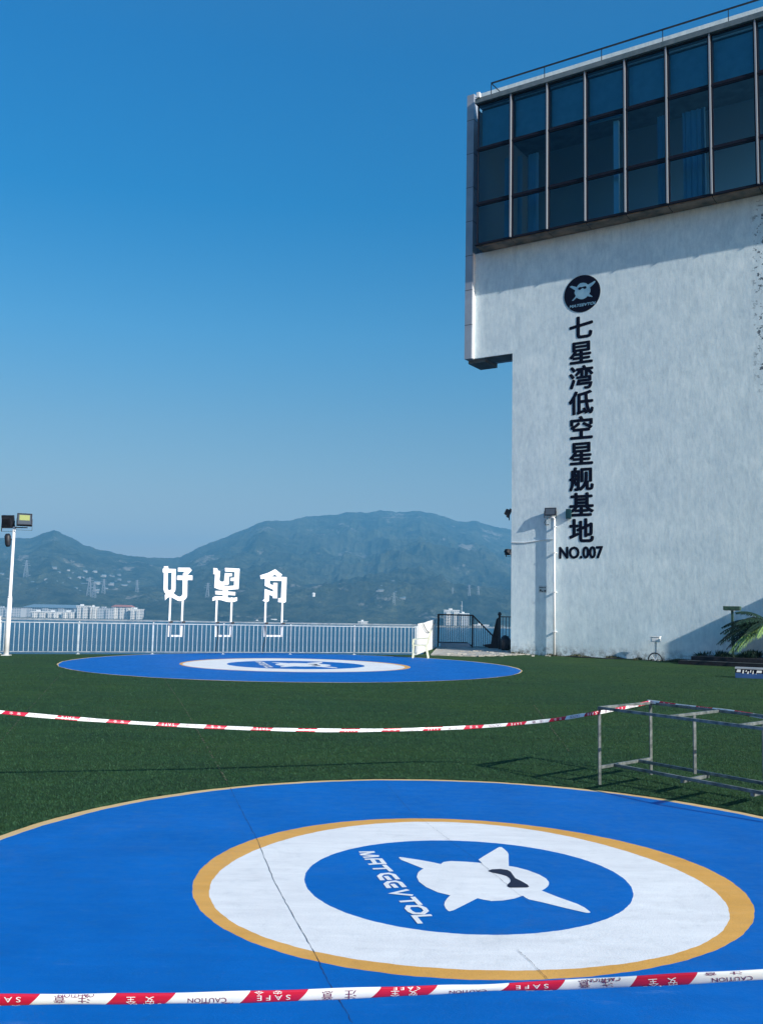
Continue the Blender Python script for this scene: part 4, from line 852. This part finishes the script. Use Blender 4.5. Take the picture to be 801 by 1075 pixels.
# ------------------------------------------------------------------ barrier tapes
def resample(P, step):
    P = [np.array(p, float) for p in P]; out = []       # Catmull-Rom
    for i in range(len(P)-1):
        p0, p1, p2, p3 = P[max(i-1,0)], P[i], P[i+1], P[min(i+2,len(P)-1)]
        for t_ in np.linspace(0, 1, 40, endpoint=False): out.append(.5*((2*p1)+(-p0+p2)*t_+(2*p0-5*p1+4*p2-p3)*t_**2+(-p0+3*p1-3*p2+p3)*t_**3))
    out.append(P[-1]); out = np.array(out); d = np.r_[0, np.cumsum(np.linalg.norm(np.diff(out, axis=0), axis=1))]; n = int(d[-1]/step); q = np.linspace(0, d[-1], n+1)
    return np.c_[[np.interp(q, d, out[:,k]) for k in range(3)]].T, q
def tape(name, P, hw, thick, period, phase, label, tilt, flip, lean=.0, wrap=True, fs=1.0, cycle=None):
    pts, q = resample(P, .01); L = q[-1]; T_ = np.gradient(pts, axis=0); T_ /= np.linalg.norm(T_, axis=1)[:,None]
    def frame(s_):
        i = min(max(s_/L*(len(q)-1), 0), len(q)-1.001); k = int(i); f = i-k; p = pts[k]*(1-f)+pts[k+1]*f; t_ = T_[k]*(1-f)+T_[k+1]*f; t_ /= np.linalg.norm(t_)
        tl = tilt(s_) ; upn = np.array([0,0,1.]); sd = np.cross(t_, upn); sd /= np.linalg.norm(sd); nn = np.cross(sd, t_)
        Wv = nn*math.cos(tl)-sd*math.sin(tl); Nv = np.cross(t_, Wv)
        if Nv @ (CP-p) < 0: Nv = -Nv
        return p, t_, Wv, Nv
    def hwid(s_): return hw*(1+.08*math.sin(s_*5+1)+.05*math.sin(s_*17)-(.28*math.exp(-((s_-2.02)/.10)**2) if fs == 1.0 else 0))
    def surf(s_, a, lift=0):   # a = angle round the rolled tape
        p, t_, Wv, Nv = frame(s_); h = hwid(s_); return p+Wv*h*math.sin(a)+Nv*(thick*math.cos(a)+lift)
    e = empty(name, pts[0], label=label, cat='tape', group='red and white barrier tapes')
    na = 14; ns = int(L/.02); slant = .9; mbs = {'white_section': MB(), 'red_section': MB()}
    bounds = []; s_ = -phase; k = 0
    while s_ < L+period: bounds.append((s_, s_+period*.56, 'white_section')); bounds.append((s_+period*.56, s_+period, 'red_section')); s_ += period
    o0 = pts[0]
    for a0, b0, nm in bounds:
        m_ = max(2, int((b0-a0)/.02)); mb = MB(); vs = []
        if b0+hw < 0 or a0-hw > L: continue
        for i in range(m_+1):
            for j in range(na):
                a = 2*math.pi*j/na; sh = slant*hw*math.sin(a)*flip; ss = min(max(a0+(b0-a0)*i/m_+sh, 0), L); vs.append(surf(ss, a)-o0)
        fs_ = [(i*na+j, i*na+(j+1)%na, (i+1)*na+(j+1)%na, (i+1)*na+j) for i in range(m_) for j in range(na)]
        mb.add(vs, fs_); sec = mb.build(nm, M['tapew' if nm == 'white_section' else 'red'], e, True)
        # print, upside down for whoever stands here
        mid = (a0+b0)/2; w = b0-a0; mbp = MB(); cyc = int(round((a0+phase)/period))
        ww = w*.72; words = (('注   意', .66, -.80, .70), ('CAUTION', .72, -.42, .38)) if nm == 'white_section' else (('安   全', .66, -.80, .70), ('S A F E', .80, -.42, .40))
        sel = (words[(cyc+(nm == 'red_section')) % 2],)
        for wd, frac, y0, y1 in sel:
            if fs != 1.0: y0, y1 = -.72, .72
            sft = [0, .3, -.25, .2][cyc % 4] if fs == 1.0 else 0
            h2 = ww*frac/2; wdt = h2*2
            if False: off_s = 0
            else: off_s = .0
            def mp(x, y, off_s=off_s):
                # turned by 180 degrees
                a = -(y+sft); a = max(-1.45, min(1.45, a*1.1)); return surf(min(max(mid+off_s-x, 0), L), a, .0012)-o0
            v, f = glyph(wd, .0); xs = [p_[0] for p_ in v]; ys = [p_[1] for p_ in v]; xa, xb_, ya, yb_ = min(xs), max(xs), min(ys), max(ys)
            if mid-h2 < .01 or mid+h2 > L-.01: continue
            mbp.add([mp((p_[0]-xa)/(xb_-xa)*wdt-h2, y0+(p_[1]-ya)/(yb_-ya)*(y1-y0)) for p_ in v], f)
        if fs == 1.0:
            wd2 = 'CAUTION' if sel[0][0].startswith('注') else '注   意' if nm == 'white_section' else ('S A F E' if sel[0][0].startswith('安') else '安   全'); sft = [1.12, -1.1, 1.2, -1.05, 1.1][(cyc*3+(nm == 'red_section')) % 5]; off_s = [.12, -.1, .05][cyc % 3]*w; h2 = ww*.33; wdt = h2*2
            v, f = glyph(wd2, .0); xs = [p_[0] for p_ in v]; ys = [p_[1] for p_ in v]; xa, xb_, ya, yb_ = min(xs), max(xs), min(ys), max(ys)
            mb2 = MB()
            if .05 < mid-h2 and mid+h2 < L-.05: mb2.add([surf(mid+off_s-((p_[0]-xa)/(xb_-xa)*wdt-h2), max(-1.5, min(1.5, -((-.5+(p_[1]-ya)/(yb_-ya))+sft)*1.1)), .0016)-o0 for p_ in v], f)
            if mb2.f: mb2.build('print', M['tink' if nm == 'white_section' else 'tinkw'], sec)
        if mbp.f: mbp.build('print', M['tink' if nm == 'white_section' else 'tinkw'], sec)
    return e
far_pts = [at(-110,736,8.2)]+[U(x, y, z) for x, y, z in ((0,747.5,.685),(100,756,.60),(200,762,.53),(300,766,.475),(400,766.5,.445),(500,763,.46),(570,757,.535),(610,751,.63))]
corner = np.array([2.11,9.22,.70]); fcr = corner+SD*wS
far_pts += [corner+np.array([-.03,-.03,-.03]), corner+SD*.3+np.array([.0,-.02,-.012]), fcr+np.array([-.03,-.03,.022])]
seg2 = [fcr+np.array([-.02,.0,.03]), fcr+LD*.35+np.array([0,0,.022]), fcr+LD*1.0+np.array([.0,0,-.0])+np.array([0,0,.02]), fcr+LD*1.65+np.array([0,0,-.01]), fcr+LD*2.28+np.array([0,0,.02])]
tape('barrier_tape', far_pts+seg2, .0165, .003, .43, .15, 'sagging red and white tape stretched over the turf from the left to the steel frame', lambda s_: .25+.15*math.sin(s_*.7), 1, fs=.5)
nz = lambda x: .30+.10*x/801
near_pts = [U(x, y, z+.05) for x, y, z in ((-160,1052,.30),(0,1049.5,.285),(130,1048.5,.28),(260,1046.5,.28),(400,1041.5,.285),(520,1036.5,.30),(600,1033.5,.32),(680,1029.5,.37),(801,1023,.425),(960,1013,.47))]
tape('barrier_tape', near_pts, .0205, .0075, .43, .30, 'nearest red and white tape crossing the bottom of the picture over the blue pad', lambda s_: -.35+.1*math.sin(s_*2), 1)
